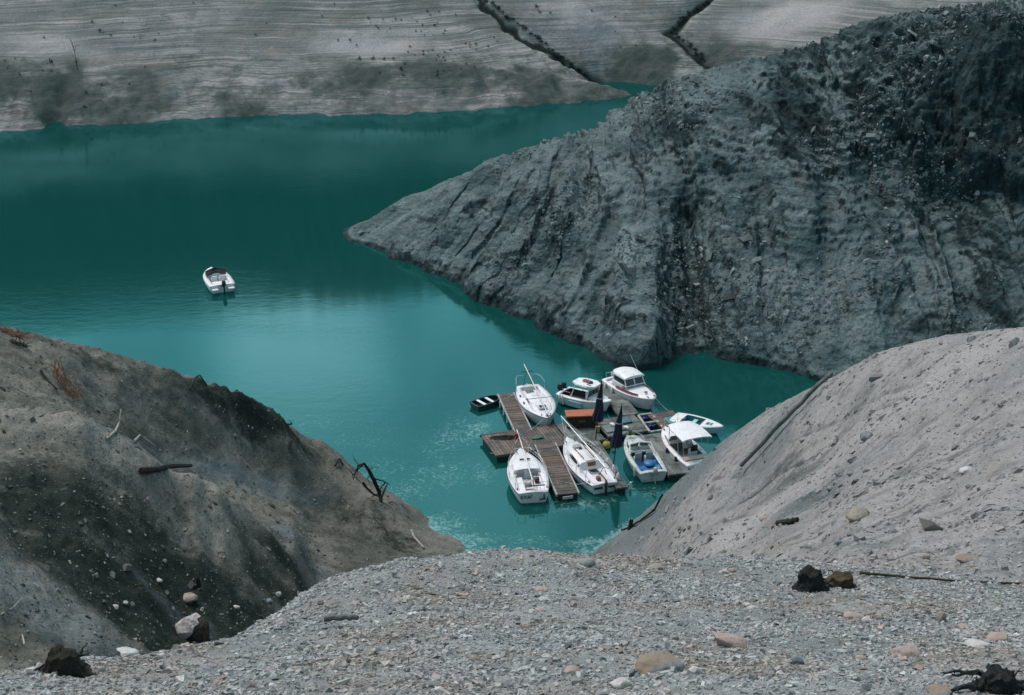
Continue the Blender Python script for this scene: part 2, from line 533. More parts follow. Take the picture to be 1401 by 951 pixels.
def grid_mesh(name, X, Y, Z, mat, attrs=None, kind='structure'):
    h, w = X.shape
    me = bpy.data.meshes.new(name)
    V = np.stack([X, Y, Z], -1).reshape(-1, 3).astype(np.float32)
    idx = np.arange(h * w).reshape(h, w)
    q = np.stack([idx[:-1, :-1], idx[:-1, 1:], idx[1:, 1:], idx[1:, :-1]], -1).reshape(-1, 4)
    e1 = V[q[0, 1]] - V[q[0, 0]]
    e2 = V[q[0, 3]] - V[q[0, 0]]
    if np.cross(e1, e2)[2] < 0: q = q[:, ::-1]
    fast_mesh(me, V, q)
    me.polygons.foreach_set('use_smooth', np.ones(len(q), bool))
    for k, a in (attrs or {}).items():
        at_ = me.attributes.new(k, 'FLOAT', 'POINT')
        at_.data.foreach_set('value', np.ascontiguousarray(a, dtype=np.float32).ravel())
    me.materials.append(mat)
    o = bpy.data.objects.new(name, me)
    COL.objects.link(o)
    o['kind'] = kind
    k = 3 if h > 200 else 1          # a coarser copy is enough to set things down on
    Vs = np.stack([X[::k, ::k], Y[::k, ::k], Z[::k, ::k]], -1)
    hh, ww = Vs.shape[:2]
    ii = np.arange(hh * ww).reshape(hh, ww)
    qs = np.stack([ii[:-1, :-1], ii[:-1, 1:], ii[1:, 1:], ii[1:, :-1]], -1).reshape(-1, 4)
    return o, BVHTree.FromPolygons(Vs.reshape(-1, 3).tolist(), qs.tolist())

def fast_mesh(me, V, q):
    k = q.shape[1]
    me.vertices.add(len(V))
    me.vertices.foreach_set('co', V.ravel())
    me.loops.add(q.size)
    me.loops.foreach_set('vertex_index', np.ascontiguousarray(q, dtype=np.int32).ravel())
    me.polygons.add(len(q))
    me.polygons.foreach_set('loop_start', np.arange(0, q.size, k, dtype=np.int32))
    me.polygons.foreach_set('loop_total', np.full(len(q), k, dtype=np.int32))
    me.update(calc_edges=True)

def normals(X, Y, Z):
    P = np.stack([X, Y, Z], -1)
    a = np.gradient(P, axis=0)
    b = np.gradient(P, axis=1)
    n = np.cross(b, a)
    n /= np.linalg.norm(n, axis=-1)[..., None] + 1e-12
    n[n[..., 2] < 0] *= -1
    return n

def blobs(x, y, lst):
    """sum of soft patches (world xy, radii) -> patch mask"""
    o = np.zeros(np.shape(x))
    for cx, cy, rx, ry, a, s in lst:
        co, si = math.cos(a), math.sin(a)
        dx, dy = x - cx, y - cy
        p, q = (dx * co + dy * si) / rx, (-dx * si + dy * co) / ry
        o = np.maximum(o, s * np.exp(-(p * p + q * q)))
    return o

def T(u, v, Y): return pY(u, v, Y)
def Z0(u, v, z=0): return np.array(at(u, v, z))
def hit(f, u, v, lo, hi):
    d = ray(u, v)
    Ys = np.linspace(lo, hi, 500)
    k = Ys / d[1]
    df = CAMH + d[2] * k - f(d[0] * k, Ys)
    i = np.argmax(df < 0) if (df < 0).any() else np.argmin(df)
    return np.array((d[0] * k[i], Ys[i], CAMH + d[2] * k[i]))

# ---- far hillside ----
sh = [Z0(*p) for p in ((-60, 182), (0, 175), (80, 170), (300, 155), (430, 152), (560, 150), (700, 140), (790, 133), (832, 128))]
P = []
for s in sh:
    for k, z in ((0, 0), (12, 5.6), (28, 13.5), (62, 40), (95, 58), (150, 64)):
        P.append((s[0] - 0.27 * k, s[1] + 0.96 * k, z))
    P.append((s[0] + 1.5, s[1] - 5, -2.5))
for X_, Y_, z in ((12.5, 192.5, 0), (16, 192.5, 0), (22, 192, 0), (30, 190, 0.3), (45, 186, 1), (12, 188, -1.2), (18, 187, -2.5), (30, 182, -3), (70, 178, 0),
                  (24, 204, 7.5), (34, 203, 6.5), (50, 200, 9.5), (60, 200, 13), (75, 200, 14), (24, 215, 13), (40, 214, 13), (60, 214, 19),
                  (20, 250, 34), (60, 250, 38), (20, 290, 48), (60, 290, 50), (100, 200, 18), (100, 250, 42), (110, 180, 4), (140, 190, 16), (140, 260, 48),
                  (-130, 155, 1), (-140, 170, 9), (-150, 190, 22), (-160, 230, 44), (-170, 290, 52), (-125, 140, -4), (-200, 150, 5), (-210, 190, 26), (-220, 280, 52),
                  (200, 160, 5), (200, 250, 45)):
    P.append((X_, Y_, z))
f_far = CURF = tps(P)
X, Y = fan(-38, 36, 900, np.concatenate([np.linspace(150, 232, 330), np.linspace(233, 330, 60)]))
Z = f_far(X, Y)
g1 = [hit(f_far, u_, v_, 150, 260) for u_, v_ in ((822, 116), (810, 111), (795, 100), (780, 88), (760, 72), (735, 50), (712, 36), (690, 20), (665, 0), (640, -25))]
g2 = [hit(f_far, u_, v_, 150, 260) for u_, v_ in ((975, 92), (958, 78), (938, 60), (915, 43), (930, 28), (948, 14), (970, 0), (985, -20))]
g3 = [hit(f_far, u_, v_, 150, 260) for u_, v_ in ((75, 169), (90, 135), (105, 95), (112, 65))]
wob = fbm(X * 0.35, Y * 0.35, 0, 3) * .7
d1, _ = polydist(X + wob, Y + wob, g1)
d2, _ = polydist(X + wob, Y + wob, g2)
d3, p3 = polydist(X + wob * .4, Y, g3)
Z -= 1.1 * np.exp(-(d1 / .9) ** 2) + 0.45 * np.exp(-(d1 / 3) ** 2) + 1.0 * np.exp(-(d2 / .9) ** 2) + 0.45 * np.exp(-(d2 / 3) ** 2) + 1.4 * np.exp(-(d3 / 1.6) ** 2) * (1 - p3)
Z += fbm(X * 0.06, Y * 0.06, 1.0, 4) * 2.2 * sstep(0, 4, Z + 1)
low = sstep(6, 1, Z)
Z += low * (fbm(X * 0.3, Y * 0.3, 4.0, 4) * 0.9 + ridged(X * 0.22, Y * 0.22, 2.0, 3) * 0.35 + ridged(X * .30 + .12 * Y, Y * .05, 6.0, 3) * .55)
# drawdown terraces: short steps along the contour lines
st = 0.30
w_ = fbm(X * 0.022, Y * 0.022, 9, 3) * 0.5
zz = (Z + w_) / st
Z = Z + (np.floor(zz) + sstep(0.25, 0.75, zz - np.floor(zz)) - zz) * st * 0.6 * sstep(1.0, 3.5, Z) * sstep(20, 14, Z)
n_ = fbm(X * 0.12, Y * 0.12, 5.0, 4)
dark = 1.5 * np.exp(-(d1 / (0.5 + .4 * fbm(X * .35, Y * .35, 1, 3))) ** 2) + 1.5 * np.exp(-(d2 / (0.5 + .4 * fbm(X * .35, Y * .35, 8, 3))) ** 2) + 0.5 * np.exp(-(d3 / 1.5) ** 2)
dark += 0.66 * sstep(8.0, 2.0, Z + n_ * 5) * sstep(-.3, .4, fbm(X * 0.09, Y * 0.09, 31, 4) + .15)
def fit_skyline(X, Y, Z, line, win=9, lim=(.75, 1.2)):
    """scale each fan column's height so that its skyline runs along the surveyed ridge line"""
    D = np.array([ray(u, v) for u, v in line])
    az_t = np.arctan2(D[:, 0], D[:, 1])
    el_t = np.arctan2(D[:, 2], np.hypot(D[:, 0], D[:, 1]))
    o = np.argsort(az_t)
    az = np.arctan2(X, Y)[X.shape[0] // 2]
    tgt = np.interp(az, az_t[o], el_t[o])
    r_ = np.hypot(X, Y)
    lo, hi = np.full(X.shape[1], lim[0]), np.full(X.shape[1], lim[1])
    for _ in range(14):
        k = (lo + hi) / 2
        e = np.arctan2(np.where(Z > 0, Z * k, Z) - CAMH, r_).max(0)
        hi = np.where(e > tgt, k, hi)
        lo = np.where(e > tgt, lo, k)
    k = (lo + hi) / 2
    inside = (az >= az_t.min()) & (az <= az_t.max())
    k = np.interp(az, az[inside], k[inside])
    ker = np.hanning(2 * win + 3)[1:-1]
    k = np.convolve(np.pad(k, win, 'edge'), ker / ker.sum(), 'valid')
    return np.where(Z > 0, Z * k, Z)
def dsp(u, v, Yv, rx, ry, s, a=0.0):
    p = hit(CURF, u, v, Yv * .7, Yv * 1.35)
    return (p[0], p[1], rx, ry, a, s)
dark += blobs(X, Y, [dsp(50, 130, 172, 5, 3, .5), dsp(640, 125, 180, 7, 3, .45), dsp(880, 95, 197, 5, 4, .35), dsp(500, 110, 180, 3, 3, .3), dsp(250, 70, 182, 4, 5, .25), dsp(420, 125, 176, 3, 2, .4), dsp(0, 95, 178, 5, 3, .35)])
dark += 0.95 * sstep(14.5, 17.5, Z + n_ * 3)      # dark forest above the high-water line
Z += sstep(16, 20, Z) * np.abs(fbm(X * 0.5, Y * 0.5, 0, 3)) * 6
lt = blobs(X, Y, [dsp(500, 62, 196, 9, 2.2, .8), dsp(80, 70, 182, 9, 3, .6), dsp(1080, 30, 206, 9, 4, .9), dsp(800, 30, 210, 6, 6, .5)]) * sstep(16, 13, Z)
G_FAR = (X, Y, Z)
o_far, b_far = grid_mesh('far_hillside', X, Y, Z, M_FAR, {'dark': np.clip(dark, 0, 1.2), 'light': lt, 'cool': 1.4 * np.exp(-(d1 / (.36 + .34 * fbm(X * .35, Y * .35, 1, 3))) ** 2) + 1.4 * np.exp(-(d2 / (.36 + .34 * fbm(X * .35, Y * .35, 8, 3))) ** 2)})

# ---- headland ----
wlp = [(475, 318), (550, 345), (625, 372), (690, 408), (720, 420), (800, 455), (865, 489), (900, 488), (980, 482), (1050, 488), (1135, 508)]
W = [Z0(*p) for p in wlp]
W += [np.array((30, 88.5, 0)), np.array((42, 86, 0)), np.array((60, 82, 0)), np.array((85, 80, 0))]
P = [tuple(w) for w in W]
P += [(w[0] - (1.5 if i < 7 else 0), w[1] - 5, -3.0) for i, w in enumerate(W)]
ridge = [T(560, 268, 122.6), T(650, 225, 122), T(750, 188, 120), T(815, 175, 119.5), T(870, 135, 119), T(935, 105, 118), T(1010, 85, 117), T(1100, 66, 116), T(1150, 55, 115.5), T(1200, 26, 115.5), T(1300, 10, 115), T(1401, -4, 114), T(1560, -20, 112)]
P += [tuple(r_) for r_ in ridge]
for i, r_ in enumerate(ridge):
    k = (r_[2] + 3) / 0.75
    P.append((r_[0], r_[1] + k, -3))
    P.append((r_[0], r_[1] + k * 0.35, r_[2] * 0.72 - .5))
P += [tuple(T(1100, 240, 103.5)), tuple(T(1250, 250, 103)), tuple(T(1000, 260, 104)), tuple(T(1390, 300, 99)), tuple(T(1200, 400, 94)), tuple(T(880, 330, 102)), tuple(T(1050, 130, 112.2)), tuple(T(1300, 150, 106.8))]
P += [(-21, 124, -4), (-19, 118, -4), (85, 100, 18), (85, 120, 28), (100, 90, 10)]
f_head = CURF = tps(P)
X, Y = fan(-12, 42, 1000, np.linspace(80, 150, 430))
sh_d = np.abs(Y - np.interp(X, [w[0] for w in W], [w[1] for w in W]))
b0 = sstep(-2, 16, X)
s0 = (X * 0.62 - Y * 0.79) * (1 - b0) + (X * 0.95 - 78) * b0
toe = (ridged(s0 * .13, .7, 3.3, 1) * 1.9 + ridged(s0 * .33 + .3 * fbm(X * .3, Y * .3, 0, 2), .2, 8.3, 2) * .75 - 1.1) * np.exp(-sh_d / 9) * sstep(-15.5, -11, X)
Z0_ = f_head(X + .5 * toe * (1 - b0), Y + toe * (.75 - .25 * b0))
nr = normals(X, Y, Z0_)
face = sstep(-2.5, 1.0, Z0_)
bl = sstep(-2, 16, X)
s_ = (X * 0.62 - Y * 0.79) * (1 - bl) + (X * 0.95 - 78) * bl          # along the shore
t_ = (X * 0.79 + Y * 0.62) * (1 - bl) + Y * bl                         # up the face
wr = fbm(X * .10, Y * .10, 2.0, 3)
wr2 = fbm(X * .45, Y * .45, Z0_ * .4, 3)
disp = ridged(s_ * 0.20 + wr * .8, t_ * 0.035 + wr * .3, 0.5, 3, .5) * 1.45          # buttresses and gullies running down the face
disp += fbm(X * 0.11, Y * 0.11, 5.0, 3) * .7
disp += ridged(s_ * 0.62 + wr2 * .35, t_ * 0.10, 7.5, 3, 0.5) * 0.36
disp += ridged(X * 0.9 + wr2, Y * 0.9, Z0_ * 1.3, 4, 0.55) * 0.11
disp += fbm(X * 1.8, Y * 1.8, Z0_ * 1.8, 5, 0.68) * 0.12
up = sstep(10.2, 13.0, Z0_ + fbm(X * .15, Y * .15, 3, 3) * 4) * sstep(17, 27, X)     # rocky crags of the upper face
disp += up * (ridged(s_ * 0.34 + wr2 * .5, t_ * 0.10, Z0_ * 0.05, 4, 0.6) * 1.2 - 0.35 + ridged(X * .8, Y * .8, Z0_ * .25, 3, .6) * .18)
bt, bp = polydist(X, Y, [T(872, 335, 102), T(878, 400, 97.5), T(885, 489, 92)])
disp += 1.7 * np.exp(-(bt / 1.3) ** 2) * (0.4 + bp)
rc, rp = polydist(X, Y, [T(945, 300, 103), T(940, 390, 97), T(935, 470, 93)])
disp -= 1.5 * np.exp(-(rc / 1.8) ** 2)
rc2, _ = polydist(X, Y, [T(1040, 230, 105), T(1045, 340, 99)])
disp -= 0.9 * np.exp(-(rc2 / 1.3) ** 2)
disp *= (0.35 + 0.65 * sstep(-14, 4, X))
edge = sstep(0.0, 3.5, np.abs(Y - np.interp(X, [w[0] for w in W], [w[1] for w in W])))
disp = (disp - 0.35) * face * (0.75 + .25 * edge) + .30 * (1 - edge) * ridged(s_ * 0.17 + .3 * wr, 0.3, 4.5, 2, .4) * (0.3 + .7 * sstep(-14, -4, X)) * sstep(12, 6, X)
X2, Y2, Zh = X + nr[..., 0] * disp, Y + nr[..., 1] * disp, Z0_ + nr[..., 2] * disp
# thin bedding ledges
lz = Zh / 0.7 + fbm(X * .1, Y * .1, 7, 3) * 1.5
Zh = Zh + (np.floor(lz) + sstep(.2, .8, lz - np.floor(lz)) - lz) * .7 * .35 * sstep(6, 9, Zh) * sstep(2, 12, X)
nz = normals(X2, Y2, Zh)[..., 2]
dk = 0.55 * up * sstep(-.6, .3, fbm(X * .2, Y * .2, Z0_ * .2, 4) + .1) + 0.40 * sstep(.72, .45, nz) + .30 * sstep(.0, .45, fbm(s_ * .25, t_ * .06, 2, 4)) + .25 * sstep(.25, -.5, ridged(s_ * 0.20 + wr * .8, t_ * 0.035 + wr * .3, 0.5, 3, .45))  # steeper faces darker; gullies darkened in colour as painted shade
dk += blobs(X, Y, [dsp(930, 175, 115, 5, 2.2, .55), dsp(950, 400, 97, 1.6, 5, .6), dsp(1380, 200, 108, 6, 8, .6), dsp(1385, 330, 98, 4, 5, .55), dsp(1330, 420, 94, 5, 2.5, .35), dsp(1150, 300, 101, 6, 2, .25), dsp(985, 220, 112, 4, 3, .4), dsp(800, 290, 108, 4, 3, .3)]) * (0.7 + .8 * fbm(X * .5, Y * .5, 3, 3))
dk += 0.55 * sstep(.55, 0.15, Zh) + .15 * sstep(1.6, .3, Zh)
lt = blobs(X, Y, [dsp(872, 360, 100, 1.6, 3.5, .8), dsp(540, 300, 122.4, 4, 1.2, .5), dsp(960, 118, 118, 4, 1.5, .45), dsp(1180, 470, 91, 4, 2, .5), dsp(1060, 430, 94, 3, 3, .35)])
Zh = fit_skyline(X2, Y2, Zh, [(500, 304), (560, 268), (650, 225), (750, 188), (815, 175), (870, 135), (935, 105), (1010, 85), (1100, 66), (1150, 55), (1180, 38), (1200, 27), (1250, 17), (1300, 11), (1360, 4), (1401, -3), (1560, -20)], 7, (.6, 1.25))
G_HEAD = (X2, Y2, Zh)
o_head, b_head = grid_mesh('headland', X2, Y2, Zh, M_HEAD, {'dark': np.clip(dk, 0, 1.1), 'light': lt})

# ---- earth bank on the left of the cove ----
back = [T(0, 445, 60), T(150, 481, 62), T(240, 509, 64), T(330, 538, 67), T(370, 562, 69.5), T(402, 590, 71), T(430, 620, 70.5), T(470, 648, 69), T(540, 695, 67), Z0(580, 722), Z0(625, 754)]
P = [tuple(b) for b in back]
for b in back:
    k = (b[2] + 3) / 0.85
    P.append((b[0] + 0.45 * k, b[1] + 0.88 * k, -3))
    P.append((b[0] + 0.45 * k * .45, b[1] + 0.88 * k * .45, (b[2]) * .5 - .6))
P += [tuple(T(*q)) for q in ((0, 562, 41), (120, 577, 42), (210, 620, 43), (330, 681, 45), (480, 746, 49.5), (525, 776, 51),
      (60, 523, 55), (150, 569, 58), (260, 631, 60), (350, 679, 61), (450, 725, 62.3), (540, 751, 62.8), (120, 510, 59.5), (250, 560, 62.6), (350, 610, 65.7), (430, 660, 66), (500, 710, 65),
      (100, 650, 38.5), (0, 640, 37), (300, 740, 41.5), (420, 780, 45), (300, 830, 38), (200, 830, 35), (100, 800, 32), (0, 740, 31), (0, 850, 26), (100, 880, 26), (250, 890, 32), (370, 840, 40), (200, 720, 38.5), (450, 792, 47), (380, 730, 44.5))]
P += [(-1.5, 60, 1.6), (-2, 55, 3.2), (0, 62, -1.5), (2, 60, -1), (-2.5, 50, 5), (-8, 22, 23), (-20, 18, 27), (-60, 60, 22), (-60, 40, 28), (-50, 80, 3), (-70, 90, 3), (-45, 22, 30), (-4, 40, 9)]
f_left = CURF = tps(P)
X, Y = fan(-60, 6, 800, np.linspace(14, 100, 520))
Z = f_left(X, Y)
lg = blobs(X, Y, [dsp(300, 540, 68, 3.5, 1.6, 1.0, R(55)), dsp(340, 553, 69, 3.5, 1.6, 1.0, R(55)), dsp(380, 573, 71, 3, 1.6, 1.0, R(60))])
Z += lg * (ridged(X * .7, Y * .7, 0, 4, .6) * .42 + fbm(X * 2.2, Y * 2.2, 0, 3) * .25 - .25)
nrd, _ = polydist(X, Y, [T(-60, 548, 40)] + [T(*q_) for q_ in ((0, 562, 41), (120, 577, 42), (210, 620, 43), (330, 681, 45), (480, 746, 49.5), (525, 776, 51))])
Z += .55 * np.exp(-(nrd / 1.3) ** 2) - .9 * np.exp(-((nrd - 5) / 3.5) ** 2) * (Y > 44)
Z += (fbm(X * .22, Y * .22, 0, 4) * 0.36 + ridged((X * .8 + Y * .6) * .3, (X * -.6 + Y * .8) * .09, 0, 3) * .36 + fbm(X * 1.1, Y * 1.1, 5, 4, .6) * 0.28 + ridged((X * .75 - Y * .66) * .9, (X * .66 + Y * .75) * .22, 4, 3) * .05 + fbm(X * 4, Y * 4, 5, 3, .6) * 0.06) * (0.35 + .65 * sstep(0, 2, Z))
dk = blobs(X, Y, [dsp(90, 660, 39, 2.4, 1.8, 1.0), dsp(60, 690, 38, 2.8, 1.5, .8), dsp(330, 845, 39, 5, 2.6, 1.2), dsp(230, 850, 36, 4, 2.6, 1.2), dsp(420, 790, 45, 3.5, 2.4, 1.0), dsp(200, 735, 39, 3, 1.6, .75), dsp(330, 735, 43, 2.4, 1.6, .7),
                  dsp(250, 910, 31, 3.5, 2.5, 1.1), dsp(30, 890, 24, 2.5, 2.2, 1.0), dsp(480, 770, 49, 3, 1.6, .8), dsp(540, 740, 60, 4, 1.5, .6, R(-60)), dsp(470, 690, 65, 3, 1.5, .5), dsp(360, 700, 54.5, 5, 1.3, .5, R(50)), dsp(150, 560, 53, 5, 1.4, .35), dsp(310, 545, 68, 5, 1.0, .9, R(50)), dsp(370, 565, 72, 4, 1.1, 1.0, R(60)), dsp(100, 470, 61.5, 12, .8, .4, R(8)), dsp(40, 535, 47, 4, 2, .3)])  # includes dark bands along the dip, painted as its shade
dk += 0.25 * sstep(0.0, .5, fbm(X * .25, Y * .25, 12, 4))
lt = blobs(X, Y, [dsp(295, 710, 43.3, .9, 1.2, .9), dsp(60, 800, 31, 4.0, 2.5, .35), dsp(30, 760, 30.5, 3, 2, .4), dsp(100, 580, 42, 6, 1, .4), dsp(300, 670, 45, 5, .8, .4, R(-20)), dsp(250, 530, 63, 5, 1.5, .3), dsp(20, 600, 40, 3, 1.5, .3)])
lt += .55 * np.exp(-(nrd / .8) ** 2)  # painted highlight along the near ridge crest
cool = blobs(X, Y, [dsp(50, 790, 31, 3.2, 2.0, 1.0, R(-30)), dsp(110, 840, 31, 2.5, 1.2, .8, R(-30)), dsp(20, 760, 31, 3, 1.5, .7), dsp(330, 655, 58, 6, 1.2, .8, R(50)), dsp(410, 705, 61, 4, 1.2, .8, R(50)), dsp(230, 610, 58, 6, 1.2, .6, R(50)), dsp(250, 815, 36, 2, .6, .5)])  # cool grey scree, plus bluish shade painted along the dip
Z = fit_skyline(X, Y, Z, [(0, 445), (75, 463), (150, 481), (240, 508), (330, 537), (370, 558), (400, 582), (430, 614), (470, 646), (540, 692), (585, 724)], 7)
G_LEFT = (X, Y, Z)
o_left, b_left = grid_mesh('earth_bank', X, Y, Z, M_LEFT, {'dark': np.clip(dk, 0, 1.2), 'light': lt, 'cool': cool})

# ---- pale stony slope on the right ----
sil = [Z0(815, 753), T(868, 711, 66.5), T(900, 688, 67), T(935, 664, 67), T(962, 640, 66.2), T(990, 613, 65), T(1050, 560, 62), T(1140, 516, 57), T(1200, 481, 53), T(1290, 458, 48), T(1401, 447, 43), T(1620, 440, 37)]
P = [tuple(s) for s in sil]
for s in sil:
    k = (s[2] + 3) / 0.85
    P.append((s[0] + .5 * k, s[1] + .86 * k, -3))
    P.append((s[0] + .5 * k * .45, s[1] + .86 * k * .45, s[2] * .5 - .6))
P += [tuple(T(*q)) for q in ((1000, 700, 50), (900, 720, 59), (850, 748, 63.5), (1100, 650, 45), (1250, 600, 38), (1250, 700, 28), (1401, 600, 31), (1401, 700, 23), (1100, 720, 33), (950, 750, 46), (1180, 760, 22.5), (1060, 764, 26), (1050, 620, 52), (1200, 540, 47), (1330, 520, 39),
      (1401, 802, 18.4), (1250, 789, 19.4), (1110, 776, 20.4), (1401, 830, 16.3))]
P += [(2.5, 60, 1.2), (3, 55, 3.5), (3, 45, 8), (2, 62.5, -.6), (0, 62, -2), (5, 30, 19), (25, 20, 29), (30, 30, 27), (45, 40, 24), (60, 60, 10), (6, 18, 26.5), (30, 12, 33)]
f_right = CURF = tps(P)
X, Y = fan(-4, 52, 800, np.linspace(13, 92, 560))
Z = f_right(X, Y)
dir_s, dir_t = X * .62 + Y * -.78, X * .78 + Y * .62
Z += (fbm(X * .2, Y * .2, 3, 3) * 0.22 + ridged(dir_t * .38, dir_s * .07, 0, 3) * .10 + fbm(X * 1.2, Y * 1.2, 5, 4, .6) * 0.10 + fbm(X * 4.5, Y * 4.5, 2, 3, .6) * 0.035) * (0.35 + .65 * sstep(0, 2, Z))
dk = blobs(X, Y, [dsp(1075, 665, 43, 1.5, 2.2, .75), dsp(1090, 690, 40, 1.6, 1.4, .7), dsp(1070, 640, 47, 1.0, 1.4, .6), dsp(860, 735, 63, 2, 2.5, .55), dsp(1330, 755, 20.5, 2.6, .6, .4), dsp(900, 735, 57, 2.5, 3, .35), dsp(1000, 590, 60, 3, 5, .25, R(-40)), dsp(1230, 755, 22, 2, .7, .45)])
dk += .35 * sstep(1.4, .2, Z)
grv = np.zeros_like(X)
jx = fbm(X * .6, Y * .6, 2, 4) * .35
for pl_, s0 in (([(1010, 690), (1110, 622), (1160, 587), (1230, 541), (1300, 502), (1395, 468)], 1.0), ([(870, 715), (930, 690), (1010, 655), (1060, 630)], .7), ([(940, 735), (1060, 690), (1140, 668)], .7),
                ([(1100, 742), (1180, 722), (1290, 690), (1401, 640)], .9), ([(1130, 756), (1260, 735), (1401, 700)], .7), ([(1240, 600), (1310, 560), (1401, 510)], .6), ([(1270, 655), (1330, 620), (1401, 590)], .5), ([(1080, 600), (1180, 555), (1280, 505)], .6)):
    L_ = [hit(CURF, u_, v_, 14, 75) for u_, v_ in pl_]
    dd_, _ = polydist(X + jx, Y + .6 * jx, L_)
    wd_ = .055 + .0022 * np.hypot(X, Y)
    grv = np.maximum(grv, s0 * np.exp(-(dd_ / wd_) ** 2) * sstep(-.25, .15, fbm(X * .8, Y * .8, 9 + s0, 3)))
Z -= .14 * grv
dk += .75 * grv
lt = blobs(X, Y, [dsp(1040, 700, 42, 2.2, 3, .6), dsp(1000, 745, 38, 2, 3, .5), dsp(1300, 500, 44, 6, 3, .5), dsp(940, 725, 54, 1.2, 4, .4)])
Z = fit_skyline(X, Y, Z, [(868, 712), (900, 684), (930, 656), (960, 630), (985, 606), (1050, 561), (1100, 535), (1140, 516), (1200, 482), (1290, 459), (1401, 447), (1620, 440)], 7)
G_RIGHT = (X, Y, Z)
o_right, b_right = grid_mesh('stony_slope', X, Y, Z, M_RIGHT, {'dark': np.clip(dk, 0, 1.1), 'light': lt, 'cool': blobs(X, Y, [dsp(900, 690, 58, 3, 8, .9, R(-25)), dsp(960, 640, 60, 3, 6, .8, R(-25)), dsp(1060, 590, 55, 2, 6, .6, R(-30)), dsp(1100, 690, 38, 4, 3, .5)])})

# ---- gravel bank in the foreground ----
crest = [T(-120, 940, 9), T(0, 924, 10), T(60, 912, 10.8), T(170, 909, 11.4), T(230, 898, 12), T(290, 891, 12.6), T(340, 861, 13.6), T(400, 826, 15), T(460, 796, 16), T(560, 779, 17), T(640, 768, 18), T(740, 767, 18), T(850, 768, 18.5), T(960, 775, 19), T(1090, 776, 20), T(1250, 791, 19), T(1401, 806, 18), T(1560, 815, 17)]
P = [tuple(c) for c in crest]
for i, c in enumerate(crest):
    nx = -0.35 if i < 9 else (-.05 if i < 13 else .3)
    if i < 13:
        P.append((c[0] + nx * 2.2, c[1] + 2.6, c[2] - 3.0))
        P.append((c[0] + nx * 8, c[1] + 9, c[2] - 11))
    else:
        P.append((c[0] + nx * 2, c[1] + 3, c[2] - 2.6))
        P.append((c[0] + nx * 5, c[1] + 8, c[2] - 8))
P += [tuple(T(*q)) for q in ((0, 951, 9), (350, 951, 8.5), (700, 951, 8.5), (1050, 951, 8.5), (1401, 951, 8.5), (700, 850, 12.4), (1050, 850, 12.6), (1401, 860, 13.2), (400, 880, 11.4), (1250, 900, 10.7), (200, 930, 9.8), (900, 800, 15.2), (560, 810, 14.4))]
P += [(0, 3.5, 34.4), (0, 0, 36.3), (-6, 2, 34.5), (6, 2, 35.2), (-8, -4, 38), (8, -4, 38), (0, -6, 39), (12, 6, 33.6), (-10, 7, 32)]
f_mound = tps(P)
X, Y = fan(-60, 60, 900, np.concatenate([np.linspace(.6, 7.5, 60), np.linspace(7.55, 32, 520)]))
def mound_z(X, Y):
    return f_mound(X, Y) + fbm(X * .5, Y * .5, 0, 3) * .12 + fbm(X * 2.2, Y * 2.2, 3, 4, .55) * .055 + fbm(X * 9, Y * 9, 3, 2) * .012
Z = mound_z(X, Y)
G_MOUND = (X, Y, Z)
o_mound, b_mound = grid_mesh('gravel_bank', X, Y, Z, M_MOUND)

TREES = [b_far, b_head, b_left, b_right, b_mound]
def on(u, v, trees=None):
    """point, normal of the ground along a sight line (a little lower where the line just clears a ridge)"""
    for dv in (0, 2, 4, 7, 11, 16, 24, 40):
        h = _on(u, v + dv, trees)
        if h: return h
def _on(u, v, trees=None):
    d = Vector(ray(u, v)).normalized()
    best = None
    for b in (trees or TREES):
        h = b.ray_cast(Vector((0, 0, CAMH)), d)
        if h[0] is not None and (best is None or h[3] < best[2]):
            n = h[1] if h[1].z > 0 else -h[1]
            best = (h[0], n, h[3])
    return best
def px_m(dist): return FPX / dist

# ------------------------------------------------------------------ water
m, nt, nd, lk, bs = new_mat('turquoise_water')
nd.remove(bs)
tcw = nt.nodes.new('ShaderNodeTexCoord').outputs['Object']
w1 = noise(nt, 0.9, 5, 0.6, tcw, 0.3, stretch=(0.7, 1.3, 1))
w2 = noise(nt, 6.0, 3, 0.6, tcw, 0.0, stretch=(0.7, 1.4, 1))
calm = ramp(nt, noise(nt, 0.035, 3, 0.5, tcw, 0.6, stretch=(0.6, 1.4, 1)), 0.38, 0.64, 0.25, 1.0)
bn = nt.nodes.new('ShaderNodeBump')
bn.inputs['Distance'].default_value = 0.05
lk.new(math_(nt, 'MULTIPLY', calm, 0.2), bn.inputs['Strength'])
lk.new(math_(nt, 'ADD', w1, math_(nt, 'MULTIPLY', w2, 0.35)), bn.inputs['Height'])
wcol = mixc(nt, noise(nt, 0.03, 3, 0.5, tcw), (0.0035, 0.044, 0.038), (0.0045, 0.052, 0.047))
foam = math_(nt, 'MULTIPLY', attr(nt, 'foam'), 1.0)
fn = noise(nt, 1.5, 7, 0.72, tcw, 1.8)
fn2 = noise(nt, 7.0, 3, 0.7, tcw, 0.5)
fsum = math_(nt, 'ADD', math_(nt, 'ADD', math_(nt, 'MULTIPLY', fn, 0.6), math_(nt, 'MULTIPLY', fn2, 0.4)), math_(nt, 'MULTIPLY', foam, 0.238))
fmask = ramp(nt, fsum, 0.66, 0.86, 0, 0.5)
wcol = mixc(nt, fmask, wcol, (0.36, 0.50, 0.47))
df = nt.nodes.new('ShaderNodeBsdfDiffuse')
lk.new(wcol, df.inputs['Color'])
gl = nt.nodes.new('ShaderNodeBsdfGlossy')
gl.inputs['Color'].default_value = (0.34, 0.82, 0.88, 1)
gl.inputs['Roughness'].default_value = 0.06
lk.new(bn.outputs['Normal'], gl.inputs['Normal'])
fr = nt.nodes.new('ShaderNodeFresnel')
fr.inputs['IOR'].default_value = 1.62
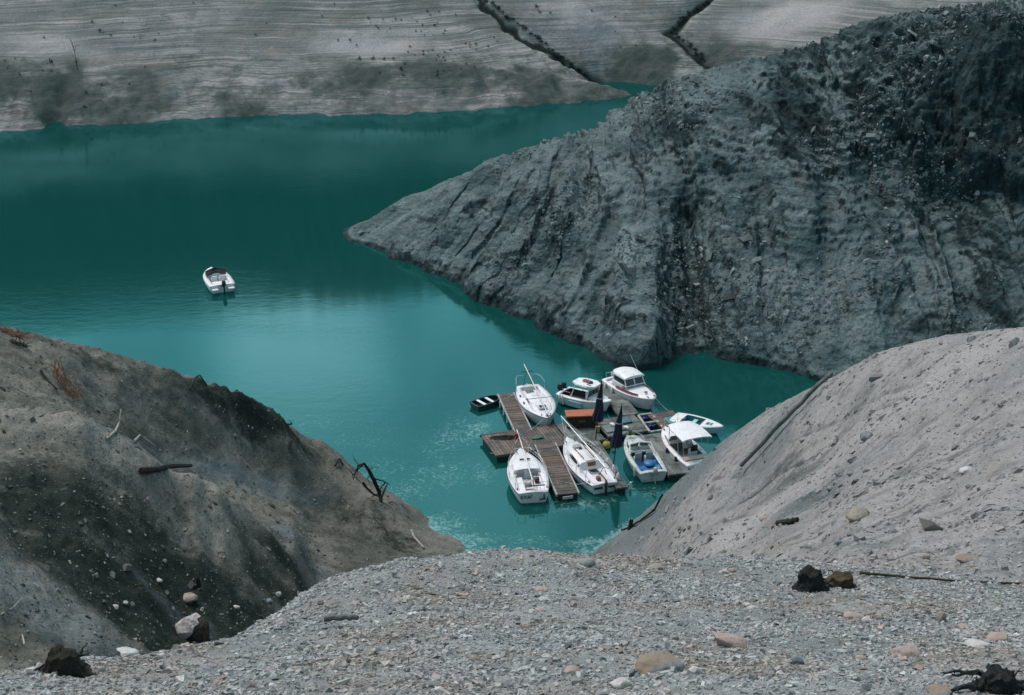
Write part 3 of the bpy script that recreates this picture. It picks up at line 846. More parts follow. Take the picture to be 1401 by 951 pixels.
lk.new(bn.outputs['Normal'], fr.inputs['Normal'])
ms = nt.nodes.new('ShaderNodeMixShader')
lk.new(fr.outputs[0], ms.inputs[0])
lk.new(df.outputs[0], ms.inputs[1])
lk.new(gl.outputs[0], ms.inputs[2])
lk.new(ms.outputs[0], nd['Material Output'].inputs['Surface'])
M_WATER = m
xs = np.concatenate([[-900, -400, -200, -120, -70], np.arange(-40, 40.1, .5), [70, 120, 200, 400, 900]])
ys = np.concatenate([[-300, 0, 30], np.arange(50, 130.1, .5), [140, 160, 180, 220, 300, 500, 1200]])
X, Y = np.meshgrid(xs, ys)
def wsp(u, v, rx, ry, s, a=0.0):
    p = at(u, v)
    return (p.x, p.y, rx, ry, a, s)
fo = blobs(X, Y, [wsp(615, 600, 2.4, 6, .8, R(-20)), wsp(600, 650, 3, 3.5, .8), wsp(560, 670, 2.5, 2.5, .8), wsp(650, 590, 1.3, 3.5, 1.0, R(-20)), wsp(660, 650, 1.2, 2.5, .85), wsp(600, 720, 2.5, 2, 1.1), wsp(640, 740, 2.5, 1.6, 1.0), wsp(800, 742, 2.2, .7, 1.2, R(15)), wsp(720, 740, 3, 1.5, .8), wsp(790, 690, 3.5, 1.4, .9), wsp(880, 675, 3, 1.4, .8), wsp(500, 600, 4, 6, .55), wsp(520, 640, 3, 3, .7), wsp(690, 560, 1.5, 3, .45), wsp(950, 520, 8, 6, .18), wsp(590, 545, 4, 5, .4), wsp(430, 580, 3, 3, .6)])
shore, _ = polydist(X, Y, [Z0(475, 640), Z0(540, 690), Z0(590, 725), Z0(630, 752), Z0(740, 765), Z0(812, 755), Z0(870, 712)])
fo = np.maximum(fo, 1.25 * np.exp(-(shore / .55) ** 2))
o_w, b_w = grid_mesh('water', X, Y, np.zeros_like(X), M_WATER, {'foam': fo})

# ------------------------------------------------------------------ floating dock
DZ = 0.46
dock = empty('floating_dock', at(800, 592, 0))
tag(dock, 'weathered plank floating dock with finger piers, moored in the turquoise cove among the white boats', 'dock')
bpy.context.view_layer.update()
DI = Vector(dock.location)
def dsect(name, a, b, w, mat, across=True, beam=True, pw=0.17, z=DZ, floats=True, sag=0.0):
    """one dock section: deck boards with gaps, side beams and dark floats below (deck frame: x along, y across)"""
    A, B = at(*a, z), at(*b, z)
    L = (B - A).length
    h = math.atan2(B.y - A.y, B.x - A.x)
    M = Matrix.Translation((A + B) / 2 - DI - Vector((0, 0, z))) @ Matrix.Rotation(h, 4, 'Z')
    mb = MB()
    g = rng
    mb.box((0, 0, z - .09), (L - .06, w - .06, .05))
    if across:
        n = int(L / pw)
        for i in range(n):
            x = -L / 2 + (i + .5) * L / n
            e = g.uniform(-.04, .03)
            mb.box((x, e * .5, z - .03 + g.uniform(-.012, .012)), (L / n - .022, w + e, .05))
    else:
        n = max(2, int(w / pw))
        cuts = [-L / 2, -L / 2 + L * g.uniform(.4, .6), L / 2]
        for i in range(n):
            y = -w / 2 + (i + .5) * w / n
            for a_, b_ in zip(cuts[:-1], cuts[1:]):
                mb.box(((a_ + b_) / 2, y, z - .03 + g.uniform(-.012, .012)), (b_ - a_ - .02, w / n - .022, .05))
    deck = mb.build(name, mat, dock, smooth=False)
    deck.matrix_local = M
    if beam:
        for s in (-1, 1):
            b_ = MB().box((0, s * (w / 2 + .055), z - .07), (L + .05, .09, .16)).build('edge_beam', BEAM if beam == 2 else mat, deck, smooth=False, bevel=.01)
    if floats:
        nf = max(2, int(L / 1.6))
        for i in range(nf):
            x = -L / 2 + (i + .5) * L / nf
            MB().box((x, 0, z - .385), (L / nf * .86, w * 1.0, .46)).build('float', FLOAT, deck, smooth=False, bevel=.04)  # full-width floats, also a dark skirt standing in for shade under the edge
    return deck
P_L = dsect('platform', (667.5, 609), (769, 594), 2.9, PLANK, across=True, pw=.2)
p1 = dsect('finger_pier', (692, 538), (716, 589), .98, PLANK, beam=2)
p2 = dsect('finger_pier', (746, 607), (777, 675), 1.18, PLANK, beam=2)
p3 = dsect('platform', (771, 594), (817, 587.5), 2.75, PLANKG, across=True, z=DZ - .015)
p4 = dsect('platform', (822, 586), (878, 578), 2.35, PLANKG, across=False, pw=.3, z=DZ - .03)
p5 = dsect('finger_pier', (826, 523), (860, 567), 1.15, PLANKG)
p6 = dsect('platform', (897, 577.5), (932, 571.5), 2.35, PLANK, across=False, pw=.22)
p7 = dsect('finger_pier', (887, 594), (931, 648), 1.35, PLANKG, across=False, pw=.4)
p8 = dsect('finger_pier', (812, 603), (851.5, 667), .5, PLANKG, across=False, pw=.25)
# frame with blue tanks between the two right-hand platforms
for a, b in (((873, 567), (889, 590)), ((891, 564.5), (909, 587)), ((873, 567), (892, 564.5)), ((881, 578), (900, 575.5)), ((889, 590), (909, 587))):
    A, B = at(*a, DZ) - DI, at(*b, DZ) - DI
    h = math.atan2(B.y - A.y, B.x - A.x)
    MB().box(((A.x + B.x) / 2, (A.y + B.y) / 2, DZ - .06), ((B - A).length - .1, .15, .1), h).build('frame_beam', BEAM, dock, smooth=False, bevel=.01)
for (u, v) in ((886, 570.5), (894, 581)):
    A = at(u, v, .2) - DI
    mb = MB().box((A.x, A.y, .12), (.9, .68, .36), R(17))
    for k in (-.3, 0, .3): mb.box((A.x + k * math.cos(R(17)), A.y + k * math.sin(R(17)), .31), (.12, .66, .04), R(17))
    mb.build('float_tank', BLUETUB, dock, bevel=.03)
# posts and tyres along the dock edge
for (u, v) in ((684, 556), (689, 566), (694, 576), (862, 667), (748, 660)):
    p = at(u, v, .1) - DI
    MB().tube([(p.x, p.y, -.25), (p.x + .03, p.y, .45)], .06, 8).build('fender_post', WHITE2, dock)
# name plates at the pier ends
p = at(777, 679.5, .3) - DI
MB().box((p.x, p.y, .24), (.62, .05, .16), R(16)).build('end_plate', GREYP, dock, smooth=False)

def lay_mat(name, a, b, w, mat, label, cat):
    A, B = at(*a, DZ + .02), at(*b, DZ + .02)
    h = math.atan2(B.y - A.y, B.x - A.x)
    c = (A + B) / 2
    L = (B - A).length
    mb = MB()
    n, k = 10, 6
    V = []
    for i in range(n + 1):
        for j in range(k + 1):
            x, y = -L / 2 + L * i / n, -w / 2 + w * j / k
            x += rng.uniform(-.03, .03)
            y += rng.uniform(-.03, .03)
            V.append((x, y, .02 + rng.uniform(0, .05)))
    mb.add(V, [(i * (k + 1) + j, (i + 1) * (k + 1) + j, (i + 1) * (k + 1) + j + 1, i * (k + 1) + j + 1) for i in range(n) for j in range(k)])
    o = mb.build(name, mat)
    o.location = (c.x, c.y, DZ)
    o.rotation_euler = (0, 0, h)
    md = o.modifiers.new('thick', 'SOLIDIFY')
    md.thickness = .03
    tag(o, label, cat)
    return o
lay_mat('tarpaulin', (912, 576), (931, 573), .95, paint('teal_tarp', (.05, .20, .21), .6, wear=.2), 'crumpled teal tarpaulin on the brown platform behind the white canopy boat', 'tarpaulin')
lay_mat('tarpaulin', (848, 577), (861, 574), .8, paint('slate_tarp', (.05, .13, .16), .6, wear=.2), 'small slate blue tarpaulin on the grey platform below the cabin cruiser', 'tarpaulin')
lay_mat('plywood_sheet', (826, 588), (850, 584), 1.0, paint('wet_plywood', (.15, .165, .16), .5, wear=.2), 'flat grey sheet lying on the dock between the two closed navy parasols', 'sheet')
lay_mat('green_mat', (728, 600), (743, 598), .35, paint('green_mat', (.04, .13, .085), .8, wear=.2), 'small green mat on the brown platform between two sailboats', 'mat')
o = MB().box((0, 0, .2), (.24, .18, .4), .3).build('jerry_can', paint('ochre_can', (.42, .27, .10), .5), smooth=False, bevel=.03)
o.location = at(817.5, 591, DZ)
tag(o, 'ochre can standing on the dock beside the rust lidded chest', 'can')
for (u, v, s, lb) in ((838, 583, .3, 'crumpled white bag on the grey sheet between the parasols'), (840.5, 599.5, .24, 'white bag at the foot of the lower navy parasol'), (857, 587, .3, 'white bundle on the grey platform above the blue tarpaulin boat')):
    mb = MB()
    mb.ball((0, 0, s * .35), (s * .7, s * .5, s * .4))
    mb.v = [(x * (1 + .25 * math.sin(9 * y / s + 3 * x)), y * (1 + .2 * math.sin(11 * x / s)), z) for x, y, z in mb.v]
    o = mb.build('white_bag', WHITE2)
    o.location = at(u, v, DZ)
    o.rotation_euler = (0, 0, u)
    tag(o, lb, 'bag')

# fishing net heap on the brown platform
mb = MB()
for i in range(46):
    a = rng.uniform(0, 6.28)
    r0 = rng.uniform(0, 1)
    pts = []
    for k in range(7):
        a += rng.uniform(-.9, .9)
        r0 = min(1, max(0, r0 + rng.uniform(-.35, .35)))
        pts.append((1.0 * r0 * math.cos(a), .32 * r0 * math.sin(a), .03 + .16 * (1 - r0) * rng.random()))
    mb.tube(pts, .016, 4)
o = mb.build('fishing_net', ROPEDK)
o.location = at(692, 599, DZ)
o.rotation_euler = (0, 0, R(4))
tag(o, 'dark heap of fishing net on the brown platform behind the lower sailboat', 'net')
o = MB().box((0, 0, .14), (.30, .16, .28), .3, .7).build('red_can', RED, smooth=False, bevel=.02)
o.location = at(708, 600, DZ)
tag(o, 'small red container beside the dark net on the brown platform', 'container')

# chest with the rust-coloured lid
ch = empty('storage_chest', at(795.5, 585.5, DZ), R(5))
tag(ch, 'dark storage chest with a rust orange lid on the dock between the boats', 'chest')
mb = MB().box((0, .42, .39), (1.80, .84, .78))
for k in range(5): mb.box((-.72 + .36 * k, -.013, .39), (.05, .025, .74))
mb.build('body', BOXDK, ch, smooth=False)
MB().box((0, .42, .825), (1.96, 1.0, .08), 0, .97).build('lid', RUST, ch, smooth=False, bevel=.012)
MB().box((.02, -.022, .46), (.44, .03, .2)).build('panel', paint('faded_board', (.10, .05, .032), .7), ch, smooth=False)

# closed parasols
def parasol(base, lean, label, Ht=3.9, cl=2.5):
    r_ = empty('closed_parasol', base)
    tag(r_, label, 'parasol', 'closed parasols on the dock')
    MB().tube([(0, 0, 0), (lean[0], lean[1], Ht)], .035, 8).build('pole', BLACK, r_)
    mb = MB()
    rings = []
    nn = 28
    for i in range(13):
        t = i / 12
        z = Ht - .12 - t * cl
        c = (lean[0] * z / Ht, lean[1] * z / Ht)
        rad = .035 + .28 * t ** .9 * (1 if t < .93 else .9)
        rings.append([(c[0] + rad * (1 + .22 * math.sin(k * 2 * math.pi * 8 / nn + .3 * i)) * math.cos(2 * math.pi * k / nn) + .02 * math.sin(i), c[1] + rad * (1 + .22 * math.sin(k * 2 * math.pi * 8 / nn + .3 * i)) * math.sin(2 * math.pi * k / nn), z + (.06 * math.cos(k * 2 * math.pi * 8 / nn) if t > .9 else 0)) for k in range(nn)])
    cp = mb.loft(rings).build('canopy', NAVYCLOTH, r_)
    z = Ht - 1.1
    MB().tube([(lean[0] * z / Ht + .2 * math.cos(a), lean[1] * z / Ht + .2 * math.sin(a), z) for a in np.linspace(0, 6.28, 14)], .014, 5).build('tie_strap', ROPE, cp)
    MB().tube([(lean[0], lean[1], Ht - .1), (lean[0] * 1.03, lean[1] * 1.03, Ht + .16)], [.03, .012], 6).build('finial', BLACK, r_)
    return r_
parasol(at(815, 601, DZ), (.28, .05), 'upper closed navy parasol standing beside the rust lidded chest')
parasol(at(839, 638, DZ), (.38, .05), 'lower closed navy parasol between the wood doored sailboat and the boat with the blue tarpaulin', 3.95)

# mooring buoy
by = empty('mooring_buoy', at(830, 609, .2))
tag(by, 'round yellow buoy hanging in the water between the navy parasols', 'buoy')
MB().ball((0, 0, .0), (.27, .27, .27), 20, 12).build('ball', YELLOW, by)
MB().tube([(0, 0, .24), (0, 0, .36)], .05, 8).build('eye', ORANGE, by)

# ------------------------------------------------------------------ boats
SLIME = paint('waterline_slime', (.05, .065, .05), .6, wear=.3)
class Hull:
    def __init__(s, L, B, fs, fb, tr=.75, tm=.4, p=2.3, rake=.5, q=.85, tb=.3):
        s.L, s.B, s.fs, s.fb, s.tr, s.tm, s.p, s.rake, s.q = L, B, fs, fb, tr, tm, p, rake, q
    def hb(s, t):
        if t < s.tm: k = s.tr + (1 - s.tr) * (1 - ((s.tm - t) / s.tm) ** 2)
        else: k = max(0.0, 1 - ((t - s.tm) / (1 - s.tm)) ** s.p) ** s.q
        return max(.015, s.B / 2 * k)
    def zs(s, t): return s.fs + (s.fb - s.fs) * t * t
    def x(s, t): return -s.L / 2 + s.L * t
    def build(s, root, mat, rail=NAVY, rail_r=.035, bottom=None, hollow=False):
        mb = MB()
        rings = []
        n = 26
        for i in range(n + 1):
            t = i / n
            t = 1 - (1 - t) ** 1.25
            hb, zs, x = s.hb(t), s.zs(t), s.x(t)
            half = []
            for yf, zf in ((1, 1), (.985, .72), (.95, .42), (.86, .08), (.72, -.12), (.42, -.28), (0, -.34)):
                z = zs * zf if zf > 0 else zf
                fl = yf ** (1 + 1.6 * t ** 3)
                half.append((x - s.rake * (1 - zf) * t ** 4 + (.10 * (1 - zf) if t == 0 else 0), hb * fl, z))
            rings.append(half + [(a, -b, c) for a, b, c in half[-2::-1]])
        mb.loft(rings, closed=False, cap=(True, False))
        h = mb.build('hull', mat, root, ang=35)
        h.data.materials.append(SLIME)
        for p_ in h.data.polygons:
            if p_.center.z < .10: p_.material_index = 1
        pts = [(s.x(t), s.hb(t), s.zs(t) - .03) for t in np.linspace(0, 1, 30)]
        for sg in (1, -1):
            MB().tube([(a, b * sg, c) for a, b, c in pts], rail_r, 6).build('rub_rail', rail, h)
        return h
    def deck(s, root, mat, t0=None, t1=None, inner=None, camber=.05, tmin=0.0, tmax=1.0, name='deck', dz=0.0):
        """deck sheet with an opening between t0 and t1"""
        ts = list(np.linspace(tmin, tmax, 34))
        if t0 is not None:
            ts = [t for t in ts if abs(t - t0) > .012 and abs(t - t1) > .012] + [t0, t0 + 1e-4, t1 - 1e-4, t1]
            ts.sort()
        V, Fc = [], []
        prof = []
        for t in ts:
            hb = s.hb(t)
            iw = min(inner(t), hb - .06) if inner and t0 <= t <= t1 else hb * .5
            ys = [-hb, -(hb + iw) / 2, -iw, -iw * .5, 0, iw * .5, iw, (hb + iw) / 2, hb]
            prof.append((t, iw))
            V += [(s.x(t), y, s.zs(t) + dz + camber * (1 - (y / hb) ** 2)) for y in ys]
        for i in range(len(ts) - 1):
            for k in range(8):
                if t0 is not None and ts[i] >= t0 and ts[i + 1] <= t1 and 2 <= k <= 5 : continue
                Fc.append((i * 9 + k, (i + 1) * 9 + k, (i + 1) * 9 + k + 1, i * 9 + k + 1))
        d = MB().add(V, Fc).build(name, mat, root, ang=30)
        md = d.modifiers.new('thick', 'SOLIDIFY')
        md.thickness = .025
        md.offset = -1
        return d
    def well(s, root, mat, t0, t1, inner, zf, name='cockpit', camber=.05):
        ts = np.linspace(t0, t1, 12)
        top, bot = [], []
        for t in ts:
            hb = s.hb(t)
            iw = min(inner(t), hb - .06)
            zt = s.zs(t) + camber * (1 - (iw / hb) ** 2) - .004
            top.append((s.x(t), iw, zt))
            bot.append((s.x(t), iw * .96, zf))
        V, Fc = [], []
        loopT = top + [(a, -b, c) for a, b, c in top[::-1]]
        loopB = bot + [(a, -b, c) for a, b, c in bot[::-1]]
        n = len(loopT)
        V = loopT + loopB
        for i in range(n):
            Fc.append((i, (i + 1) % n, n + (i + 1) % n, n + i))
        m_ = len(ts)
        for i in range(m_ - 1): Fc.append((n + i, n + i + 1, n + n - 2 - i, n + n - 1 - i))
        mb = MB().add(V, Fc)
        me = mb.build(name, mat, root, smooth=False)
        return me
    def trunk(s, root, mat, a, b, k, h, ramp_=.4, tip=.25, name='cabin', rear_slope=.0, zoff=0.0, cam=.05):
        rings = []
        for t in np.linspace(a, b, 16):
            q = (b - t) / (b - a)
            hh = h * (tip + (1 - tip) * sstep(0, ramp_, q))
            wb = min(k * s.B / 2, s.hb(t) * .80) * (.55 + .45 * min(1, q / .25) ** .6)
            z0 = s.zs(t) - .02 + zoff
            pr = [(wb, 0), (wb * .95, .55), (wb * .90, .85), (wb * .78, 1.0), (wb * .4, 1.08), (0, 1.1)]
            half = [(s.x(t) + rear_slope * (1 - f) * (1 if t == a else 0), y, z0 + .02 + (hh) * f) for y, f in pr]
            rings.append(half + [(x, -y, z) for x, y, z in half[-2::-1]])
        return MB().loft(rings, closed=False, cap=(True, True)).build(name, mat, root, ang=38)
    def trunk_window(s, root, mat, a, b, c, d, k, h, ramp_=.4, tip=.25, f0=.3, f1=.75, zoff=0.0):
        """dark side windows following the cabin side, from station c to d"""
        out = []
        for sg in (1, -1):
            rings = []
            for t in np.linspace(c, d, 8):
                q = (b - t) / (b - a)
                hh = h * (tip + (1 - tip) * sstep(0, ramp_, q))
                wb = min(k * s.B / 2, s.hb(t) * .80) * (.55 + .45 * min(1, q / .25) ** .6)
                z0 = s.zs(t) + zoff
                e = min((t - c), (d - t)) / (d - c)
                sh_ = .35 * max(0, .25 - e) / .25
                ff0, ff1 = f0 + (f1 - f0) * sh_, f1 - (f1 - f0) * sh_ * .6
                y0, y1 = wb * (1 - .09 * ff0), wb * (1 - .09 * ff1 - (.03 if ff1 > .6 else 0))
                rings.append([(s.x(t), sg * (y0 + .012), z0 + hh * ff0), (s.x(t), sg * (y1 + .012), z0 + hh * ff1), (s.x(t), sg * (y1 - .03), z0 + hh * ff1), (s.x(t), sg * (y0 - .03), z0 + hh * ff0)])
            out.append(MB().loft(rings).build('window', mat, root, smooth=False))
        return out

def place(name, stern, bow, z, label, cat, group, L=None, roll=0.0):
    zs_, zb_ = z if isinstance(z, tuple) else (z, z)
    A, B = at(*stern, zs_), at(*bow, zb_)
    A.z = B.z = 0
    h = math.atan2(B.y - A.y, B.x - A.x)
    c = (A + B) / 2
    r_ = empty(name, (c.x, c.y, 0), h)
    r_.rotation_euler = (R(roll), 0, h)
    tag(r_, label, cat, group)
    return r_, (L or (B - A).length)

def outboard(root, x, y, z, mat=BLACK, sc=1.0, tilt=0.0, parent=None):
    mb = MB()
    hd = []
    for f, wx, wy in ((0, .16, .12), (.12, .2, .15), (.30, .19, .14), (.38, .12, .09)):
        hd.append([(x - .18 * sc + wx * sc * math.cos(2 * math.pi * k / 12) - tilt * f, y + wy * sc * math.sin(2 * math.pi * k / 12), z + f * sc) for k in range(12)])
    mb.loft(hd)
    o = mb.build('outboard_motor', mat, root)
    MB().box((x - .20 * sc, y, z - .38 * sc), (.13 * sc, .09 * sc, .8 * sc), 0, .9).build('leg', mat, o, bevel=.015)
    MB().box((x - .02, y, z - .04), (.12, .22 * sc, .16)).build('bracket', mat, o, bevel=.01)
    return o

def rails(root, pts, r=.018, name='pulpit', posts=(), drop=.5, mat=STEEL):
    mb = MB().tube(pts, r, 6)
    for p in posts: mb.tube([p, (p[0], p[1], p[2] - drop)], r, 6)
    return mb.build(name, mat, root)

SG = 'white sailboats moored at the dock'
MG = 'white motorboats moored at the dock'
def fender(root, x, y, z, mat=WHITE, tilt=0):
    o = MB().tube([(x, y, z + .34), (x, y, z + .3), (x, y, z + .24), (x + tilt, y, z - .24), (x + tilt, y, z - .31)], [.02, .05, .09, .09, .04], 10).build('fender', mat, root)
    return o

def lifelines(root, H, t0, t1, h=.55, n=5, inset=.06):
    for sg in (1, -1):
        pts = [(H.x(t), sg * (H.hb(t) - inset), H.zs(t) + h) for t in np.linspace(t0, t1, 9)]
        mb = MB().tube(pts, .009, 5)
        mb.tube([(a, b, c - h * .45) for a, b, c in pts], .008, 5)
        o = mb.build('lifeline', STEEL, root)
        for t in np.linspace(t0, t1, n):
            p = (H.x(t), sg * (H.hb(t) - inset), H.zs(t))
            MB().tube([p, (p[0], p[1], p[2] + h)], .016, 6).build('stanchion', STEEL, root)

def cleat(root, H, t, sg):
    x, y, z = H.x(t), sg * (H.hb(t) - .12), H.zs(t) + .05
    MB().box((x, y, z + .03), (.2, .04, .035)).box((x, y, z), (.06, .04, .06)).build('cleat', BLACK, root, smooth=False)

# --- sailboat with navy hatch, upper pier ---
r_, L = place('sailboat', (722, 527), (750.5, 572.5), (.7, 1.0), 'white sailboat with a navy foredeck hatch, moored beside the upper plank finger pier', 'sailboat', SG, roll=1)
H = Hull(L, 2.3, .70, 1.0, .66, .42, 2.1, .55, .92)
inn = lambda t: .58
H.build(r_, WHITE, NAVY, .022)
H.deck(r_, WHITE, .06, .36, inn)
w = H.well(r_, CREAM, .06, .36, inn, .35)
for s in (1, -1): MB().box((H.x(.2), s * .42, .52), (1.4, .3, .06)).build('bench', CREAM, w, smooth=False, bevel=.015)
cb = H.trunk(r_, WHITE, .36, .84, .58, .30, .5, .15)
H.trunk_window(cb, GLASS, .36, .84, .42, .58, .58, .30, .5, .15)
MB().box((H.x(.40), 0, H.zs(.4) + .33), (.55, .55, .05)).build('sliding_hatch', CREAM, cb, bevel=.015)
MB().box((H.x(.355), 0, H.zs(.36) + .1), (.03, .46, .42)).build('companionway_door', GREYP, cb, smooth=False)
ht = MB().box((H.x(.735), 0, H.zs(.735) + .23), (.50, .56, .07)).build('foredeck_hatch', WHITE2, cb, bevel=.015)
for s in (1, -1): MB().box((H.x(.735), s * .125, H.zs(.735) + .27), (.36, .19, .02)).build('pane', NAVY, ht, smooth=False)
ms = MB().tube([(-L / 2 - 1.15, .03, 1.75), (0, 0, 1.5), (L / 2 - .25, 0, 1.27)], [.035, .042, .03], 8).build('mast', ALU, r_)
MB().tube([(H.x(.60), -.95, 1.36), (H.x(.60), .95, 1.36)], .018, 6).build('spreader', NAVY, ms)
cr = MB().tube([(-L / 2 + .1, -.32, .75), (-L / 2 - .12, -.02, 1.66), (-L / 2 + .1, .32, .75)], .022, 6).tube([(-L / 2 - .12, -.38, 1.64), (-L / 2 - .12, .38, 1.64)], .028, 6).build('mast_crutch', BLACK, r_)
for s in (1, -1):
    rails(r_, [(H.x(.16), s * (H.hb(.16) - .05), H.zs(.1)), (H.x(.15), s * (H.hb(.15) - .02), 1.28), (H.x(.04), s * (H.hb(.04)), 1.42), (-L / 2 - .1, s * .62, 1.42), (-L / 2 - .12, s * .3, 1.40), (-L / 2 - .02, s * .28, .8)], .02, 'pushpit')
an = MB().tube([(L / 2 - .3, -.05, 1.14), (L / 2 + .12, 0, 1.18)], .03, 6).tube([(L / 2 - .05, -.16, 1.16), (L / 2 - .05, .16, 1.16)], .03, 6).build('anchor', BLACK, r_)
for s in (1, -1): MB().tube([(H.x(.6), s * .85, 1.35), (L / 2 - .1, 0, 1.2)], .008, 4).build('shroud', ROPEDK, ms)
for s in (1, -1): cleat(r_, H, .9, s)
for t in (.30, .5): MB().box((H.x(t), -H.hb(t) + .22, H.zs(t) + .07), (.22, .1, .08)).build('winch', BLACK, r_, bevel=.02)
MB().box((-L / 2 - .12, 0, .25), (.08, .05, 1.0)).build('rudder', WHITE2, r_, smooth=False)

# --- sailboat with lettering on its stern, lower left ---
r_, L = place('sailboat', (730, 674.5), (712, 613), (.68, 1.0), 'white sailboat with dark lettering on its stern and no side windows, by the lower pier', 'sailboat', SG, roll=-1)
H = Hull(L, 2.34, .68, 1.0, .72, .43, 2.0, .5, .95)
inn = lambda t: .74 if t < .42 else .62
H.build(r_, WHITE, NAVY, .02)
H.deck(r_, WHITE, .05, .47, inn)
w = H.well(r_, CREAM, .05, .47, inn, .42)
for s in (1, -1): MB().box((H.x(.22), s * .54, .60), (2.0, .38, .06)).build('bench', WHITE, w, smooth=False, bevel=.02)
cb = H.trunk(r_, WHITE, .45, .80, .70, .28, .75, .08)
MB().add(*(lambda V: (V, [tuple(range(len(V)))]))([(H.x(.45) - .012, .70 * math.cos(a), H.zs(.45) - .02 + .33 * math.sin(a)) for a in np.linspace(0, math.pi, 13)])).build('bulkhead', GREYP, cb, smooth=False)
MB().box((H.x(.448) - .015, 0, H.zs(.45) - .02), (.03, .42, .55)).build('companionway_door', paint('grey_washboard', (.5, .5, .52), .4), cb, smooth=False)
for s in (1, -1): MB().box((H.x(.685), s * .18 - .04, H.zs(.685) + .235), (.12, .26, .05)).build('deck_vent', BLACK, cb, smooth=False)
cu = MB().tube([(H.x(.19), -.05, .72), (H.x(.19), .34, .72)], [.17, .17], 10).build('rolled_cover', GREYP, r_)
MB().box((H.x(.26), -.42, .78), (.3, .26, .3)).build('battery_box', BLACK, r_, bevel=.02)
tl = MB().tube([(-L / 2 + .1, -.05, 1.0), (-L / 2 + 1.1, -.16, .95)], .03, 6).build('tiller', TEAK, r_)
MB().tube([(-L / 2 + .28, -.72, .99), (-L / 2 + .28, .2, 1.0)], .035, 6).build('traveller', BLACK, r_)
ms = MB().tube([(-L / 2 + .9, -.1, 1.0), (H.x(.47), -.03, 1.38), (L / 2 + .2, 0, 1.62), (L / 2 + .95, .05, 1.78)], [.028, .036, .036, .028], 8).build('mast', ALU, r_)
MB().tube([(H.x(.78), -.5, 1.56), (H.x(.78), .5, 1.56)], .016, 6).build('spreader', STEEL, ms)
for s in (1, -1): MB().tube([(L / 2 + .9, .05, 1.75), (H.x(.55), s * 1.05, 1.1)], .008, 4).build('shroud', STEEL, ms)
for s in (1, -1): MB().tube([(-L / 2 + .5, s * .5, 1.02), (-L / 2 + 1.2, -.1, 1.05), (-L / 2 + .5, -.1, 1.0)], .012, 5).build('sheet_rope', ROPEDK, r_)
rails(r_, [(H.x(.88), H.hb(.88) - .04, H.zs(.88)), (H.x(.9), H.hb(.9) - .03, 1.62), (L / 2 + .08, 0, 1.72), (H.x(.9), -H.hb(.9) + .03, 1.62), (H.x(.88), -H.hb(.88) + .04, H.zs(.88))], .018, 'pulpit')
for s in (1, -1): rails(r_, [(H.x(.02), s * H.hb(.02), .84), (H.x(.02), s * (H.hb(.02) - .02), 1.3), (H.x(.02), s * .42, 1.32), (H.x(.02), s * .42, .86)], .014, 'pushpit')
lifelines(r_, H, .12, .88, .42, 4)
for s in (1, -1):
    for t in (.1, .9): cleat(r_, H, t, s)
fl = MB().box((L / 2 + .35, .15, 1.65), (.05, .22, .3)).build('red_pennant', RED, r_, smooth=False)
om = MB().box((-L / 2 - .02, -.62, .40), (.12, .05, .3)).tube([(-L / 2 - .03, -.70, .28), (-L / 2 - .03, -.35, .22)], .04, 6).build('motor_bracket', BLACK, r_)
fc = bpy.data.curves.new('boat_name', 'FONT')
fc.body = 'Elcar'
fc.size = .36
fc.extrude = .008
fc.align_x = 'CENTER'
fc.align_y = 'CENTER'
fo_ = bpy.data.objects.new('lettering', fc)
COL.objects.link(fo_)
fc.materials.append(NAVY)
bpy.context.view_layer.update()
tm = bpy.data.meshes.new_from_object(fo_.evaluated_get(bpy.context.evaluated_depsgraph_get()))
bpy.data.objects.remove(fo_)
fo_ = bpy.data.objects.new('lettering', tm)
COL.objects.link(fo_)
fo_.parent = r_
fo_.matrix_local = Matrix.Translation((-L / 2 + .012, .40, .47)) @ Matrix.Rotation(R(-90), 4, 'Z') @ Matrix.Rotation(R(84), 4, 'X')

# --- sailboat with wooden door, centre ---
r_, L = place('sailboat', (827.5, 662.5), (775, 598), (.60, 1.0), 'white sailboat with a varnished wooden door and dark side windows, between two finger piers', 'sailboat', SG, roll=1)
H = Hull(L, 2.3, .60, 1.0, .70, .42, 2.1, .6, .92)
inn = lambda t: .62
H.build(r_, WHITE, NAVY, .034)
H.deck(r_, WHITE, .05, .36, inn)
w = H.well(r_, CREAM, .05, .36, inn, .42)
for s in (1, -1): MB().box((H.x(.2), s * .46, .62), (1.9, .32, .06)).build('bench', WHITE, w, smooth=False, bevel=.02)
MB().box((H.x(.16), .0, .52), (.26, .22, .22)).build('locker', TEAK, w, smooth=False, bevel=.01)
cb = H.trunk(r_, WHITE, .36, .84, .66, .42, .6, .1, rear_slope=-.18)
H.trunk_window(cb, BLACK, .36, .84, .42, .62, .66, .42, .6, .1, .28, .8)
MB().box((H.x(.355) - .05, -.02, H.zs(.36) + .10), (.05, .50, .68)).build('companionway_door', TEAK, cb, smooth=False)
MB().box((H.x(.44), 0, H.zs(.44) + .45), (.85, .62, .06)).build('sliding_hatch', CREAM, cb, bevel=.02)
for s in (1, -1): MB().box((H.x(.56), s * .34, H.zs(.56) + .47), (1.7, .035, .04)).build('grab_rail', TEAK, cb, smooth=False)
MB().box((H.x(.72), .0, H.zs(.72) + .34), (.42, .42, .05)).build('foredeck_hatch', GREYP, cb, bevel=.015)
MB().box((H.x(.64), .0, H.zs(.64) + .44), (.16, .2, .06)).build('deck_vent', BLACK, cb, smooth=False)
ms = MB().tube([(-L / 2 + .35, -.12, 1.5), (H.x(.36), -.05, 1.72), (H.x(.7), 0, 1.86), (L / 2 + .75, .1, 2.1)], [.038, .045, .042, .03], 8).build('mast', ALU, r_)
